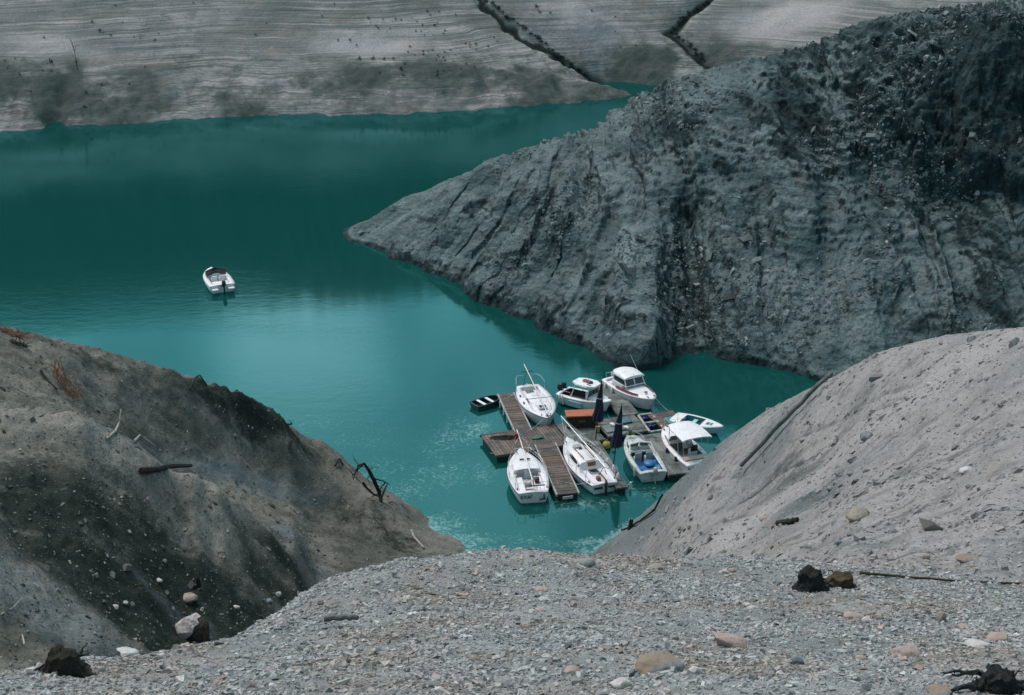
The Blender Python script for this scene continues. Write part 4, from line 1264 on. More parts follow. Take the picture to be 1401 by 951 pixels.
MB().tube([(H.x(.72), -.55, 1.88), (H.x(.72), .55, 1.88)], .018, 6).build('spreader', STEEL, ms)
for s in (1, -1): MB().tube([(L / 2 + .7, .1, 2.08), (H.x(.5), s * 1.1, 1.2)], .012, 5).build('shroud', STEEL, ms)
MB().tube([(L / 2 + .74, .1, 2.1), (L / 2 + .1, .02, 1.2)], .012, 5).build('forestay', STEEL, ms)
MB().tube([(-L / 2 + .6, -.35, .9), (-L / 2 + .52, -.12, 1.46), (-L / 2 + .6, .15, .9)], .022, 6).build('mast_crutch', BLACK, r_)
rails(r_, [(H.x(.87), H.hb(.87) - .04, H.zs(.87)), (H.x(.9), H.hb(.9) - .02, 1.66), (L / 2 + .12, 0, 1.74), (H.x(.9), -H.hb(.9) + .02, 1.66), (H.x(.87), -H.hb(.87) + .04, H.zs(.87))], .02, 'pulpit')
rails(r_, [(H.x(.12), H.hb(.12) - .04, .88), (H.x(.1), H.hb(.1) - .03, 1.38), (H.x(.01), H.hb(.01) - .04, 1.4), (H.x(.0), .3, 1.4)], .018, 'pushpit')
rails(r_, [(H.x(.12), -H.hb(.12) + .04, .88), (H.x(.1), -H.hb(.1) + .03, 1.38), (H.x(.01), -H.hb(.01) + .04, 1.4), (H.x(.0), -.3, 1.4)], .018, 'pushpit')
lifelines(r_, H, .12, .87, .5, 5)
ru = MB().box((-L / 2 - .16, 0, .35), (.26, .06, 1.15)).build('rudder', BLACK, r_, smooth=False, bevel=.01)
MB().tube([(-L / 2 - .15, 0, .95), (-L / 2 + .95, .05, 1.05)], .03, 6).build('tiller', TEAK, ru)
MB().box((-L / 2 - .055, .42, .42), (.02, .52, .12)).build('transom_stripe', NAVY, r_, smooth=False)
MB().box((-L / 2 - .055, -.45, .42), (.02, .5, .12)).build('transom_stripe', NAVY, r_, smooth=False)
for s in (1, -1):
    for t in (.08, .9): cleat(r_, H, t, s)
    MB().tube([(H.x(.33), s * .85, .95), (H.x(.33), s * .85, 1.12)], [.08, .06], 10).build('winch', STEEL, r_)
for t in (.08, .26, .42, .58): fender(r_, H.x(t), -H.hb(t) - .11, .62, WHITE, .05)

# --- dark dinghy ---
r_, L = place('rowing_dinghy', (650, 553), (681, 543.5), .32, 'small dark green rowing dinghy with two pale benches off the end of the upper pier', 'dinghy', None, L=2.1)
H = Hull(L, 1.15, .34, .42, .8, .4, 3.0, .12, .7)
inn = lambda t: max(.05, H.hb(t) - .07)
H.build(r_, TEALDK, BLACK, .03)
H.deck(r_, TEALDK, .05, .93, inn, camber=0)
H.well(r_, TEALDK, .05, .93, inn, .06, 'interior', camber=0)
for t in (.30, .62): MB().box((H.x(t), 0, .31), (.2, 2 * H.hb(t) - .12, .04)).build('bench', WHITE, r_, smooth=False)

# --- fishing boat with two dark outboards ---
r_, L = place('fishing_boat', (772.5, 533), (832.5, 550), .75, 'white fishing boat with dark outboards, behind the rust lidded chest', 'motorboat', MG, L=3.8, roll=-2)
H = Hull(L, 1.85, .66, .86, .86, .35, 2.4, .35, .7)
inn = lambda t: min(.66, H.hb(t) - .14)
H.build(r_, WHITE, WHITE2, .03)
H.deck(r_, WHITE, .06, .66, inn)
w = H.well(r_, DARKG, .06, .66, inn, .22)
H.trunk(r_, WHITE, .62, .93, .62, .20, .8, .05, 'foredeck_cabin')
wh = MB().box((H.x(.60), 0, 1.0), (.08, 1.34, .55)).build('wheelhouse', WHITE, r_, smooth=False, bevel=.015)
for s in (1, -1):
    MB().box((H.x(.635), s * .33, 1.12), (.03, .58, .32)).build('window', GLASS, wh, smooth=False)
    MB().tube([(H.x(.30), s * .70, .72), (H.x(.36), s * .60, 1.60)], .035, 7).build('roof_post', WHITE, wh)
    MB().tube([(H.x(.62), s * .68, .9), (H.x(.64), s * .56, 1.60)], .035, 7).build('roof_post', WHITE, wh)
rf = MB().add([(H.x(a), b, c) for c, k in ((1.60, 1.0), (1.69, .95)) for a, b in ((.27, -.42 * k), (.27, .42 * k), (.40, .70 * k), (.60, .70 * k), (.72, .40 * k), (.72, -.40 * k), (.60, -.70 * k), (.40, -.70 * k))],
    [(0, 1, 2, 3, 4, 5, 6, 7), (15, 14, 13, 12, 11, 10, 9, 8)] + [(i, (i + 1) % 8, 8 + (i + 1) % 8, 8 + i) for i in range(8)]).build('roof', WHITE, wh, smooth=False)
MB().tube([(H.x(.45) + .17 * math.cos(a), .1 + .17 * math.sin(a), 1.74) for a in np.linspace(0, 6.28, 14)], .045, 7).build('lifebuoy', paint('red_ring', (.42, .09, .07), .6), rf)
MB().ball((H.x(.55), .02, 1.75), (.24, .2, .09)).build('net_bundle', TEALDK, rf)
MB().box((H.x(.60), -.35, 1.705), (.3, .07, .03)).build('roof_hatch', BLACK, rf, smooth=False)
MB().tube([(H.x(.5), .2, 1.66), (H.x(.5), .2, 2.5)], .014, 5).build('antenna', BLACK, rf)
for y in (.38, -.12): outboard(r_, -L / 2 + .02, y, .72, TEALDK if y > 0 else BLACK, .95)
MB().box((H.x(.43), -1.04, .40), (1.0, .07, .36)).build('fender_board', BOARDB, r_, smooth=False, bevel=.015)
for t in (.10, .16): fender(r_, H.x(t), -H.hb(t) - .06, .42, WHITE2, .1)
MB().box((H.x(.8), -.02, H.zs(.8) + .24), (.22, .22, .05)).build('foredeck_hatch', BLACK, r_, bevel=.01)
rails(r_, [(H.x(.1), -.78, .68), (H.x(.16), -.76, 1.0), (H.x(.28), -.74, .98), (H.x(.3), -.74, .7)], .015, 'grab_rail')
cleat(r_, H, .92, 1)

# --- cabin cruiser ---
r_, L = place('cabin_cruiser', (838, 515.5), (895, 546), (.75, 1.0), 'white cabin cruiser with a domed hardtop, two pane windscreen and a red side stripe', 'motorboat', MG, L=4.9)
H = Hull(L, 2.05, .75, 1.02, .86, .35, 2.5, .5, .72)
inn = lambda t: .72
H.build(r_, WHITE, WHITE2, .03)
H.deck(r_, WHITE, .05, .52, inn)
w = H.well(r_, CREAM, .05, .52, inn, .30)
for s in (1, -1): MB().box((H.x(.12), s * .5, .5), (.4, .4, .4)).build('seat', WHITE, w, smooth=False, bevel=.03)
H.trunk(r_, WHITE, .52, .94, .74, .17, .8, .05, 'foredeck_cabin')
rings = []
for sg in (1, -1):
    pass
wh = MB().box((H.x(.36), 0, 1.02), (1.25, 1.62, .34)).build('wheelhouse', WHITE, r_, bevel=.02)
# pillars, panes and roof
zb, zt = 1.18, 1.64
fx, tx, ax = H.x(.56), H.x(.50), H.x(.25)
for y in (-.76, -.02, .72):
    MB().tube([(fx, y + .02, zb - .1), (tx, y * .93 + .02, zt)], .045, 6).build('pillar', WHITE, wh)
for y in (-.74, .74): MB().tube([(ax, y, zb - .1), (ax, y * .95, zt)], .05, 6).build('pillar', WHITE, wh)
for y0, y1 in ((-.70, -.04), (.04, .70)):
    MB().loft([[(fx - .01, y0, zb), (fx - .01, y1, zb), (tx - .01, y1 * .94, zt - .03), (tx - .01, y0 * .94, zt - .03)], [(fx - .04, y0, zb), (fx - .04, y1, zb), (tx - .04, y1 * .94, zt - .03), (tx - .04, y0 * .94, zt - .03)]]).build('windscreen', GLASS, wh, smooth=False)
for s in (1, -1):
    MB().loft([[(fx - .12, s * .755, zb), (ax + .08, s * .755, zb), (ax + .08, s * .70, zt - .03), (tx - .12, s * .70, zt - .03)], [(fx - .12, s * .73, zb), (ax + .08, s * .73, zb), (ax + .08, s * .68, zt - .03), (tx - .12, s * .68, zt - .03)]]).build('side_window', GLASS, wh, smooth=False)
MB().box(((fx + ax) / 2, 0, 1.19), (abs(fx - ax) + .04, 1.56, .05)).build('window_sill', WHITE, wh, smooth=False)
rr = []
for i in range(9):
    q = i / 8
    x = tx + .16 - q * (tx + .16 - ax + .35)
    hw = .84 * (1 - .35 * max(0, q - .72) / .28) * (1 - .05 * (1 - q))
    bz = zt + .10 + .13 * math.sin(math.pi * (.15 + .8 * q))
    half = [(x, hw, zt - .01), (x, hw * .99, zt + .06), (x, hw * .85, bz - .04), (x, hw * .45, bz), (x, 0, bz + .02)]
    rr.append(half + [(a, -b, c) for a, b, c in half[-2::-1]])
rf = MB().loft(rr, closed=True).build('roof', WHITE, wh, ang=50)
MB().ball((tx + .0, 0, zt + .17), (.05, .05, .06)).build('nav_light', GREYP, rf)
MB().box((H.x(.80), .02, H.zs(.8) + .19), (.18, .2, .04)).build('foredeck_hatch', BLACK, r_, bevel=.01)
for sg in (1, -1):
    rings = [[(H.x(t), sg * (H.hb(t) * .93 + .0), H.zs(t) + .07), (H.x(t), sg * (H.hb(t) * .86), H.zs(t) + .17), (H.x(t), sg * (H.hb(t) * .80), H.zs(t) + .16), (H.x(t), sg * (H.hb(t) * .86), H.zs(t) + .05)] for t in np.linspace(.36, .80, 9)]
    MB().loft(rings).build('side_stripe', REDS, r_, smooth=False)
rails(r_, [(H.x(.02), -.5, .82), (H.x(-.02), -.5, 1.08), (H.x(-.02), .5, 1.08), (H.x(.02), .5, .82)], .02, 'stern_rail')
outboard(r_, -L / 2 + .02, .1, .75, WHITE2, .8)
for s in (1, -1): cleat(r_, H, .93, s)
for t in (.15, .33): fender(r_, H.x(t), -H.hb(t) - .08, .5)
MB().tube([(L / 2 - .15, 0, 1.02), (L / 2 - .02, .05, .02)], .012, 5).build('bow_rope', ROPE, r_)

# --- small open boat, far right ---
r_, L = place('open_boat', (930, 570.5), (981, 582.5), .55, 'small open boat with turquoise lining and pale foredeck, partly behind the white canopy boat', 'motorboat', MG, L=3.4)
H = Hull(L, 1.65, .50, .62, .82, .3, 2.0, .4, .85)
inn = lambda t: max(.05, H.hb(t) - .16)
H.build(r_, PALEBLUE, WHITE, .035)
H.deck(r_, WHITE, .20, .60, inn)
w = H.well(r_, TURQ, .20, .60, inn, .12, 'interior')
MB().box((H.x(.40), 0, .36), (.26, 1.1, .05)).build('bench', PALEBLUE, w, smooth=False)
MB().box((H.x(.56), 0, .3), (.2, 1.0, .3)).build('dashboard', DARKG, w, smooth=False)
for k, (a, b) in enumerate(((.68, .74), (.76, .8))): MB().box((H.x((a + b) / 2), -.1, H.zs(.75) + .062), ((b - a) * L, .34, .012)).build('deck_marking', paint('teal_marking', (.04, .16, .19), .4), r_, smooth=False)

# --- canopy boat ---
r_, L = place('canopy_boat', (957, 631), (911.5, 589), .75, 'white motorboat under a flat white canopy with an orange cushioned stern bench', 'motorboat', MG, L=4.9)
H = Hull(L, 1.95, .66, .92, .88, .35, 2.4, .45, .72)
inn = lambda t: .70
H.build(r_, WHITE, WHITE, .04)
H.deck(r_, WHITE, .10, .60, inn)
w = H.well(r_, paint('cockpit_lining', (.22, .22, .20), .6), .10, .60, inn, .22)
cb = H.trunk(r_, WHITE, .58, .93, .70, .22, .8, .05, 'foredeck_cabin')
for sg in (1, -1):
    V = [(H.x(.70) + .42 * math.cos(a), sg * (.60 + .05 * math.sin(a)) * (1 - .18 * math.cos(a)), H.zs(.7) + .12 + .10 * math.sin(a) - .03 * math.cos(a)) for a in np.linspace(0, 2 * math.pi, 17)[:-1]]
    MB().loft([V, [(x, y + sg * .05, z + .012) for x, y, z in V]]).build('oval_window', BLACK, cb, smooth=False)
MB().box((H.x(.02) + .12, 0, .62), (.46, 1.6, .1)).build('stern_platform', WHITE, r_, bevel=.02)
be = MB().box((H.x(.16), 0, .62), (.40, 1.46, .18)).build('stern_bench', WHITE, r_, bevel=.02)
MB().box((H.x(.16) - .02, 0, .745), (.44, 1.5, .06)).build('cushion', paint('pale_orange_vinyl', (.62, .44, .40), .6), be, bevel=.02)
MB().box((H.x(.135) - .10, 0, .66), (.06, 1.5, .16)).build('cushion_edge', ORANGE, be, bevel=.01)
MB().box((H.x(.52), -.36, .80), (.34, .5, .5)).build('helm_console', WHITE2, r_, bevel=.03)
sw = MB().tube([(H.x(.465), -.36 + .19 * math.cos(a), .98 + .17 * math.sin(a)) for a in np.linspace(0, 6.28, 16)], .02, 6).build('steering_wheel', BLACK, r_)
sx = MB().box((H.x(.36), -.36, .5), (.42, .46, .5)).build('helm_seat', WHITE2, r_, bevel=.04)
MB().box((H.x(.36) - .16, -.36, .9), (.1, .44, .42)).build('backrest', BLACK, sx, bevel=.03)
for i, (y0, y1) in enumerate(((-.72, -.02), (.02, .72))):
    MB().loft([[(H.x(.60), y0, .9), (H.x(.60), y1, .9), (H.x(.56), y1 * .95, 1.35), (H.x(.56), y0 * .95, 1.35)], [(H.x(.60) - .02, y0, .9), (H.x(.60) - .02, y1, .9), (H.x(.56) - .02, y1 * .95, 1.35), (H.x(.56) - .02, y0 * .95, 1.35)]]).build('windscreen', CLEAR, r_, smooth=False)
cz = 2.02
n = 9
rr = []
for i in range(n):
    q = i / (n - 1)
    x = H.x(.60) - q * 2.35
    hw = .98 * (.80 + .2 * sstep(0, .35, q))
    bz = cz + .10 * math.sin(math.pi * (.2 + .6 * q))
    half = [(x, hw, bz - .05), (x, hw * .8, bz + .01), (x, hw * .4, bz + .045), (x, 0, bz + .055)]
    top = half + [(a, -b, c) for a, b, c in half[-2::-1]]
    rr.append(top + [(a, b, c - .06) for a, b, c in top[::-1]])
cn_ = MB().loft(rr, closed=True).build('canopy', WHITE, r_, ang=50)
for s in (1, -1):
    for t, tt in ((.57, .54), (.30, .33), (.16, .17)):
        MB().tube([(H.x(t), s * .76, H.zs(t)), (H.x(tt), s * .84, cz)], .02, 6).build('canopy_post', STEEL, cn_)
MB().tube([(H.x(.62), .1, 1.1), (H.x(.62), .1, 2.75)], .016, 5).tube([(H.x(.62), -.4, 2.28), (H.x(.62), .58, 2.28)], .016, 5).build('antenna', WHITE, r_)
MB().tube([(L / 2 - .3, .2, .95), (L / 2 - .3, .2, 1.6)], .014, 5).build('bow_staff', WHITE, r_)
outboard(r_, -L / 2 + .0, 0, .62, WHITE2, .9)
for s in (1, -1): cleat(r_, H, .92, s)
for t in (.25, .5): fender(r_, H.x(t), H.hb(t) + .08, .42, TEALDK)

# --- runabout with blue tarpaulin ---
r_, L = place('runabout', (894, 644), (862, 597), .72, 'weathered white runabout with a blue tarpaulin in its cockpit and a grey windscreen', 'motorboat', MG, L=4.9)
H = Hull(L, 1.85, .62, .86, .86, .38, 2.3, .45, .75)
inn = lambda t: .68
WORN = paint('worn_gelcoat', (.52, .52, .50), .5, wear=.3)
H.build(r_, WORN, WORN, .04)
H.deck(r_, WORN, .06, .58, inn)
w = H.well(r_, paint('blue_cockpit', (.02, .10, .22), .5, wear=.25), .06, .58, inn, .20)
cb = H.trunk(r_, WORN, .58, .92, .74, .24, .7, .05, 'foredeck_cabin')
H.trunk_window(cb, DARKG, .58, .92, .62, .78, .74, .24, .7, .05, .3, .85)
fr_ = MB().tube([(H.x(.46), -.78, .80), (H.x(.56), -.66, 1.22), (H.x(.585), 0, 1.28), (H.x(.56), .66, 1.22), (H.x(.46), .78, .80)], .05, 7).build('windscreen_frame', WHITE, r_)
for y0, y1 in ((-.60, -.03), (.03, .60)):
    MB().loft([[(H.x(.64), y0 * 1.08, .90), (H.x(.64), y1 * 1.08, .90), (H.x(.58), y1, 1.24), (H.x(.58), y0, 1.24)], [(H.x(.64) - .02, y0 * 1.08, .90), (H.x(.64) - .02, y1 * 1.08, .90), (H.x(.58) - .02, y1, 1.24), (H.x(.58) - .02, y0, 1.24)]]).build('pane', CLEAR, fr_, smooth=False)
MB().box((H.x(.55), 0, .78), (.4, 1.3, .08)).build('dashboard', GREYP, r_, bevel=.02)
for y in (-.34, .34):
    so_ = MB().box((H.x(.44), y, .42), (.42, .44, .42)).build('seat', GREYP, r_, bevel=.04)
    MB().box((H.x(.44) - .20, y, .78), (.1, .42, .46)).build('backrest', paint('grey_vinyl', (.28, .31, .31), .6), so_, bevel=.03)
mb = MB()
V, Fc = [], []
for i in range(13):
    for j in range(13):
        x = H.x(.07) + 1.35 * i / 12
        y = -.64 + 1.28 * j / 12
        V.append((x, y, .46 + .12 * math.sin(3.1 * x + 2 * y) * math.cos(4 * y) + .07 * math.sin(9 * x + 7 * y) + .14 * (abs(y) / .64) ** 3))
mb.add(V, [(i * 13 + j, (i + 1) * 13 + j, (i + 1) * 13 + j + 1, i * 13 + j + 1) for i in range(12) for j in range(12)])
tp_ = mb.build('tarpaulin', BLUE, r_)
MB().ball((H.x(.24), -.1, .66), (.42, .36, .16)).build('blue_bundle', paint('bright_blue', (.015, .12, .28), .5, wear=.25), r_)
outboard(r_, -L / 2 + .03, -.05, .66, paint('grey_cowl', (.36, .34, .30), .4), .95)
fender(r_, H.x(.14), H.hb(.14) + .08, .46)
mb = MB()
for i in range(26):
    a, e = rng.uniform(0, 6.28), rng.uniform(.3, 1.4)
    d = Vector((math.cos(a) * math.cos(e), math.sin(a) * math.cos(e), math.sin(e))) * rng.uniform(.25, .5)
    mb.tube([(H.x(.9), .12, 1.0), Vector((H.x(.9), .12, 1.0)) + d * .6, Vector((H.x(.9), .12, 1.0)) + d + Vector((0, 0, -.08))], [.02, .03, .008], 4)
mb.build('bow_plant', GREENP, r_)
rails(r_, [(H.x(.70), .62, .86), (H.x(.82), .50, 1.14), (L / 2 - .05, 0, 1.2), (H.x(.82), -.50, 1.14), (H.x(.70), -.62, .86)], .018, 'bow_rail')

# --- lone boat out on the lake ---
r_, L = place('speedboat', (304.5, 390), (288.5, 368.5), .7, 'lone white speedboat with a black outboard floating out on the open lake', 'motorboat', None, L=4.1)
H = Hull(L, 2.15, .66, .9, .92, .35, 2.4, .45, .72)
inn = lambda t: .70
H.build(r_, WHITE, WHITE, .035)
H.deck(r_, WHITE, .10, .56, inn)
H.well(r_, CREAM, .10, .56, inn, .32)
H.trunk(r_, WHITE, .56, .92, .74, .18, .8, .05, 'foredeck_cabin')
ws = MB().tube([(H.x(.50), -.80, 1.28), (H.x(.60), 0, 1.40), (H.x(.50), .80, 1.28)], .07, 7).build('windscreen_frame', BLACK, r_)
MB().loft([[(H.x(.50), -.80, .85), (H.x(.60), 0, .9), (H.x(.50), .80, .85)], [(H.x(.50), -.8, 1.24), (H.x(.60), 0, 1.36), (H.x(.50), .8, 1.24)]], closed=False, cap=(False, False)).build('windscreen', GLASS, ws, smooth=False).modifiers.new('thick', 'SOLIDIFY').thickness = .02
for y in (-.34, .3):
    s_o = MB().box((H.x(.40), y, .56), (.5, .46, .42)).build('seat', CREAM, r_, bevel=.05)
    MB().box((H.x(.40) - .2, y, .86), (.1, .44, .3)).build('backrest', WHITE, s_o, bevel=.03)
MB().box((H.x(.18), 0, .52), (.5, 1.3, .36)).build('stern_bench', WHITE, r_, bevel=.05)
for s in (1, -1): MB().box((-L / 2 - .22, s * .66, .42), (.5, .5, .1)).build('swim_platform', WHITE2, r_, bevel=.02)
outboard(r_, -L / 2 - .02, -.08, .66, BLACK, 1.15)
MB().box((H.x(.55), .78, 1.05), (.25, .16, .4)).build('folded_cover', paint('ochre_cloth', (.5, .32, .12), .7), r_, bevel=.03)

# mooring cables
def cable(name, a, b, label, r=.014, sag=.35, mat=ROPE):
    a, b = Vector(a), Vector(b)
    pts = [a.lerp(b, t) - Vector((0, 0, sag * 4 * t * (1 - t))) for t in np.linspace(0, 1, 13)]
    o = MB().tube(pts, r, 5).build(name, mat)
    tag(o, label, 'rope', 'mooring ropes of the dock')
hp = on(862, 484, [b_head])
cable('mooring_rope', at(914, 562, DZ), hp[0] if hp else at(862, 489), 'long thin mooring rope running from the dock past the cabin cruiser to the rocky headland', .012, .5, GREYP)
cable('mooring_rope', at(671, 620, DZ), at(705, 617, .3), 'pale rope slack along the near edge of the brown platform', .02, .12)
cable('mooring_rope', at(846, 666, DZ), at(866, 659, .0), 'short pale rope trailing into the water beside the narrow finger pier', .02, .1)

# ------------------------------------------------------------------ loose stones
CUBE = np.array([(-1, -1, -1), (1, -1, -1), (1, 1, -1), (-1, 1, -1), (-1, -1, 1), (1, -1, 1), (1, 1, 1), (-1, 1, 1)], float)
QF = np.array([(0, 3, 2, 1), (4, 5, 6, 7), (0, 1, 5, 4), (1, 2, 6, 5), (2, 3, 7, 6), (3, 0, 4, 7)])
def scatter(name, G, n, med, sig, mat, label=None, far=0.0, cond=None, flat=.45, maxs=.5, seed=1, sink=.25):
    g = np.random.default_rng(seed)
    Xg, Yg, Zg = G
    cx, cy, cz = (a[:-1, :-1] for a in (Xg, Yg, Zg))
    e1 = np.stack([Xg[1:, :-1] - cx, Yg[1:, :-1] - cy, Zg[1:, :-1] - cz], -1)
    e2 = np.stack([Xg[:-1, 1:] - cx, Yg[:-1, 1:] - cy, Zg[:-1, 1:] - cz], -1)
    nn = np.cross(e2, e1)
    area = np.linalg.norm(nn, axis=-1)
    nn = nn / (area[..., None] + 1e-12)
    nn[nn[..., 2] < 0] *= -1
    # in the picture?
    dz = cz - CAMH
    fwd = cy * math.cos(PITCH) - dz * math.sin(PITCH)
    upc = cy * math.sin(PITCH) + dz * math.cos(PITCH)
    fw = np.maximum(fwd, .1)
    inside = (np.abs(cx / fw) < 1000 / FPX) & (upc / fw < 530 / FPX) & (upc / fw > -640 / FPX) & (fwd > 1)
    view = np.stack([cx, cy, dz], -1)
    dist = np.linalg.norm(view, axis=-1)
    facing = (-(view / dist[..., None]) * nn).sum(-1) > -.05
    w = area * inside * facing / dist ** far
    if cond is not None: w = w * cond[:-1, :-1]
    w = w.ravel() / w.sum()
    pick = g.choice(len(w), n, p=w)
    a, b = g.random(n)[:, None], g.random(n)[:, None]
    base = np.stack([cx.ravel(), cy.ravel(), cz.ravel()], -1)[pick] + e1.reshape(-1, 3)[pick] * a + e2.reshape(-1, 3)[pick] * b
    nz_ = nn.reshape(-1, 3)[pick]
    size = np.minimum(med * np.exp(g.normal(size=n) * sig), maxs)
    ax = np.stack([size * g.uniform(.8, 1.7, n), size * g.uniform(.6, 1.1, n), size * g.uniform(.5, 1.5, n) * flat], -1)
    C = CUBE[None] * (1 + g.uniform(-.38, .38, (n, 8, 3))) * .8
    C[:, 4:, :2] *= g.uniform(.45, .95, (n, 1, 1))
    C = C * ax[:, None]
    # frame: normal with some tilt, random heading
    up_ = nz_ + g.normal(size=(n, 3)) * .28
    up_ /= np.linalg.norm(up_, axis=1)[:, None]
    hd = g.normal(size=(n, 3))
    t1 = np.cross(up_, hd)
    t1 /= np.linalg.norm(t1, axis=1)[:, None]
    t2 = np.cross(up_, t1)
    V = base[:, None] + C[..., 0:1] * t1[:, None] + C[..., 1:2] * t2[:, None] + (C[..., 2:3] + (ax[:, 2] * (1 - 2 * sink))[:, None, None] * .8) * up_[:, None]
    q = (QF[None] + (np.arange(n) * 8)[:, None, None]).reshape(-1, 4)
    me = bpy.data.meshes.new(name)
    fast_mesh(me, V.reshape(-1, 3).astype(np.float32), q)
    me.polygons.foreach_set('use_smooth', np.zeros(len(q), bool))
    me.materials.append(mat)
    o = bpy.data.objects.new(name, me)
    COL.objects.link(o)
    o['kind'] = 'stuff'
    if label: o['label'] = label
    return o
scatter('gravel', G_MOUND, 270000, .0082, .70, M_GRAV, 'grey gravel chips covering the foreground bank', far=.5, maxs=.042, seed=3, cond=.25 + sstep(-.35, .3, fbm(G_MOUND[0] * .9, G_MOUND[1] * .9, 4, 4)))
cond = sstep(.3, 1.5, G_RIGHT[2])
clump = sstep(.0, .45, fbm(G_RIGHT[0] * .35, G_RIGHT[1] * .35, 6, 4)) + .06
scatter('scree', G_RIGHT, 3000, .045, .6, M_SCREE, 'larger stones lying in drifts on the pale slope', far=.8, maxs=.22, seed=14, cond=cond * clump)
scatter('scree', G_RIGHT, 42000, .012, .62, M_SCREE, 'small stones strewn over the pale slope', far=.9, maxs=.11, seed=4, cond=cond)
scatter('rubble', G_HEAD, 20000, .05, .65, M_DSTONE, 'shale rubble on the rocky headland', far=0, maxs=.4, seed=5, cond=sstep(.2, .8, G_HEAD[2]) * sstep(-.1, .4, fbm(G_HEAD[0] * .12, G_HEAD[1] * .12, 3, 3)))
scatter('slope_rubble', G_LEFT, 36000, .017, .65, M_LSTONE, 'small stones strewn over the brown earth bank', far=.9, maxs=.16, seed=6, cond=sstep(.3, 1.2, G_LEFT[2]))

M_PEB = stone_mat('pink_pebbles', [(0.4, (0.40, 0.31, 0.28)), (0.25, (0.47, 0.41, 0.39)), (0.2, (0.30, 0.21, 0.17)), (0.15, (0.52, 0.49, 0.47))])
pb_ = np.maximum(.25, blobs(G_MOUND[0], G_MOUND[1], [(T(900, 790, 16.5)[0], T(900, 790, 16.5)[1], 2.2, .8, 0, 1.6), (T(1340, 880, 12)[0], T(1340, 880, 12)[1], 1.0, .8, 0, 2.0), (T(900, 930, 9.4)[0], T(900, 930, 9.4)[1], 1.6, .5, 0, 1.2)]))
scatter('pebbles', G_MOUND, 1500, .0115, .6, M_PEB, 'pinkish pebbles mixed into the grey gravel', far=.3, maxs=.045, seed=17, cond=pb_, sink=.1, flat=.6)
rr_g = np.hypot(G_RIGHT[0], G_RIGHT[1])
scatter('gravel', G_RIGHT, 30000, .010, .7, M_GRAV, 'gravel thinning out over the foot of the pale slope', far=.5, maxs=.05, seed=15, cond=sstep(30, 18, rr_g) * (.3 + sstep(-.3, .3, fbm(G_RIGHT[0] * .5, G_RIGHT[1] * .5, 4, 4))))

# ------------------------------------------------------------------ single stones, stumps and driftwood
def stone_paint(name, col, col2=None):
    if name in _pm: return _pm[name]
    m, nt, nd, lk, bs = new_mat(name)
    n1, n2 = noise(nt, 4, 5, .65), noise(nt, 22, 4, .7)
    c = mixc(nt, ramp(nt, n1, .42, .64), col, col2 or tuple(x * .6 for x in col))
    c = mixc(nt, ramp(nt, n2, .5, .75, 0, .5), c, tuple(x * .4 for x in col))
    lk.new(c, bs.inputs['Base Color'])
    bs.inputs['Roughness'].default_value = .9
    bs.inputs['Specular IOR Level'].default_value = .2
    lk.new(bump(nt, n2, .7, .02, bump(nt, n1, .6, .05)), bs.inputs['Normal'])
    _pm[name] = m
    return m
S_PINK = stone_paint('pink_stone', (.36, .265, .235), (.28, .21, .185))
S_PALE = stone_paint('pale_stone', (.50, .44, .42))
S_BROWN = stone_paint('brown_stone', (.26, .19, .14), (.16, .19, .21))
S_GREY = stone_paint('grey_stone', (.24, .235, .23))
S_BLUE = stone_paint('slate_stone', (.17, .205, .225))
S_WHITE = stone_paint('white_stone', (.52, .50, .48), (.40, .39, .38))
S_DARK = stone_paint('dark_boulder', (.055, .045, .036))
S_TAN = stone_paint('tan_stone', (.31, .26, .22))

def rock_mesh(size, seed, ang=.5, sub=4):
    bm = bmesh.new()
    bmesh.ops.create_icosphere(bm, subdivisions=sub, radius=1)
    V = np.array([v.co[:] for v in bm.verts])
    g = np.random.default_rng(seed)
    off = g.uniform(0, 90, 3)
    for _ in range(9):                      # chipped flat faces
        d = g.normal(size=3)
        d /= np.linalg.norm(d)
        k = g.uniform(.62, .88)
        p = V @ d
        V = V - np.maximum(p - k, 0)[:, None] * d * (.55 + ang * .5)
    V *= (1 + .16 * fbm(V[:, 0] * 1.4 + off[0], V[:, 1] * 1.4 + off[1], V[:, 2] * 1.4 + off[2], 4)[:, None])
    V *= np.array(size) / 2
    me = bpy.data.meshes.new('rock')
    for v, c in zip(bm.verts, V): v.co = c
    for f in bm.faces: f.smooth = True
    bm.to_mesh(me)
    bm.free()
    return me

def rock(u, v, wpx, hpx, mat, label, rot=0.0, grp='single stones on the banks', depth=.8, name='stone', cat='stone', sink=.32, tilt=0.0):
    h = on(u, v)
    if not h: return
    k = h[2] / FPX
    w_, hh = wpx * k, hpx * k
    me = rock_mesh((w_, w_ * depth, max(hh * 1.05, w_ * .3)), int(u * 7 + v), .5)
    me.materials.append(mat)
    o = bpy.data.objects.new(name, me)
    COL.objects.link(o)
    o.location = h[0] + Vector((0, 0, hh * (.5 - sink)))
    o.rotation_euler = (0, tilt, rot)
    tag(o, label, cat, grp)
    return o
rock(1003, 884, 64, 17, S_PINK, 'long flat pinkish stone lying on the gravel, tilting down to the right', R(-4), depth=.45, tilt=R(17), sink=.2)
rock(903, 917, 66, 34, S_BROWN, 'brown and bluish rounded boulder half sunk in the foreground gravel', R(10))
rock(951, 922, 22, 18, S_PALE, 'pale pink angular stone just right of the brown bluish boulder')
rock(1240, 897, 42, 20, S_PINK, 'domed pink stone half buried in the gravel near the black stump', R(5))
rock(800, 774, 32, 15, S_GREY, 'grey wedge shaped rock on the crest of the gravel bank before the water')
rock(826, 775, 11, 7, S_PINK, 'small pink stone beside the grey wedge rock on the gravel crest')
rock(897, 779, 20, 11, S_TAN, 'small tan rock on the gravel crest, right of the grey wedge rock')
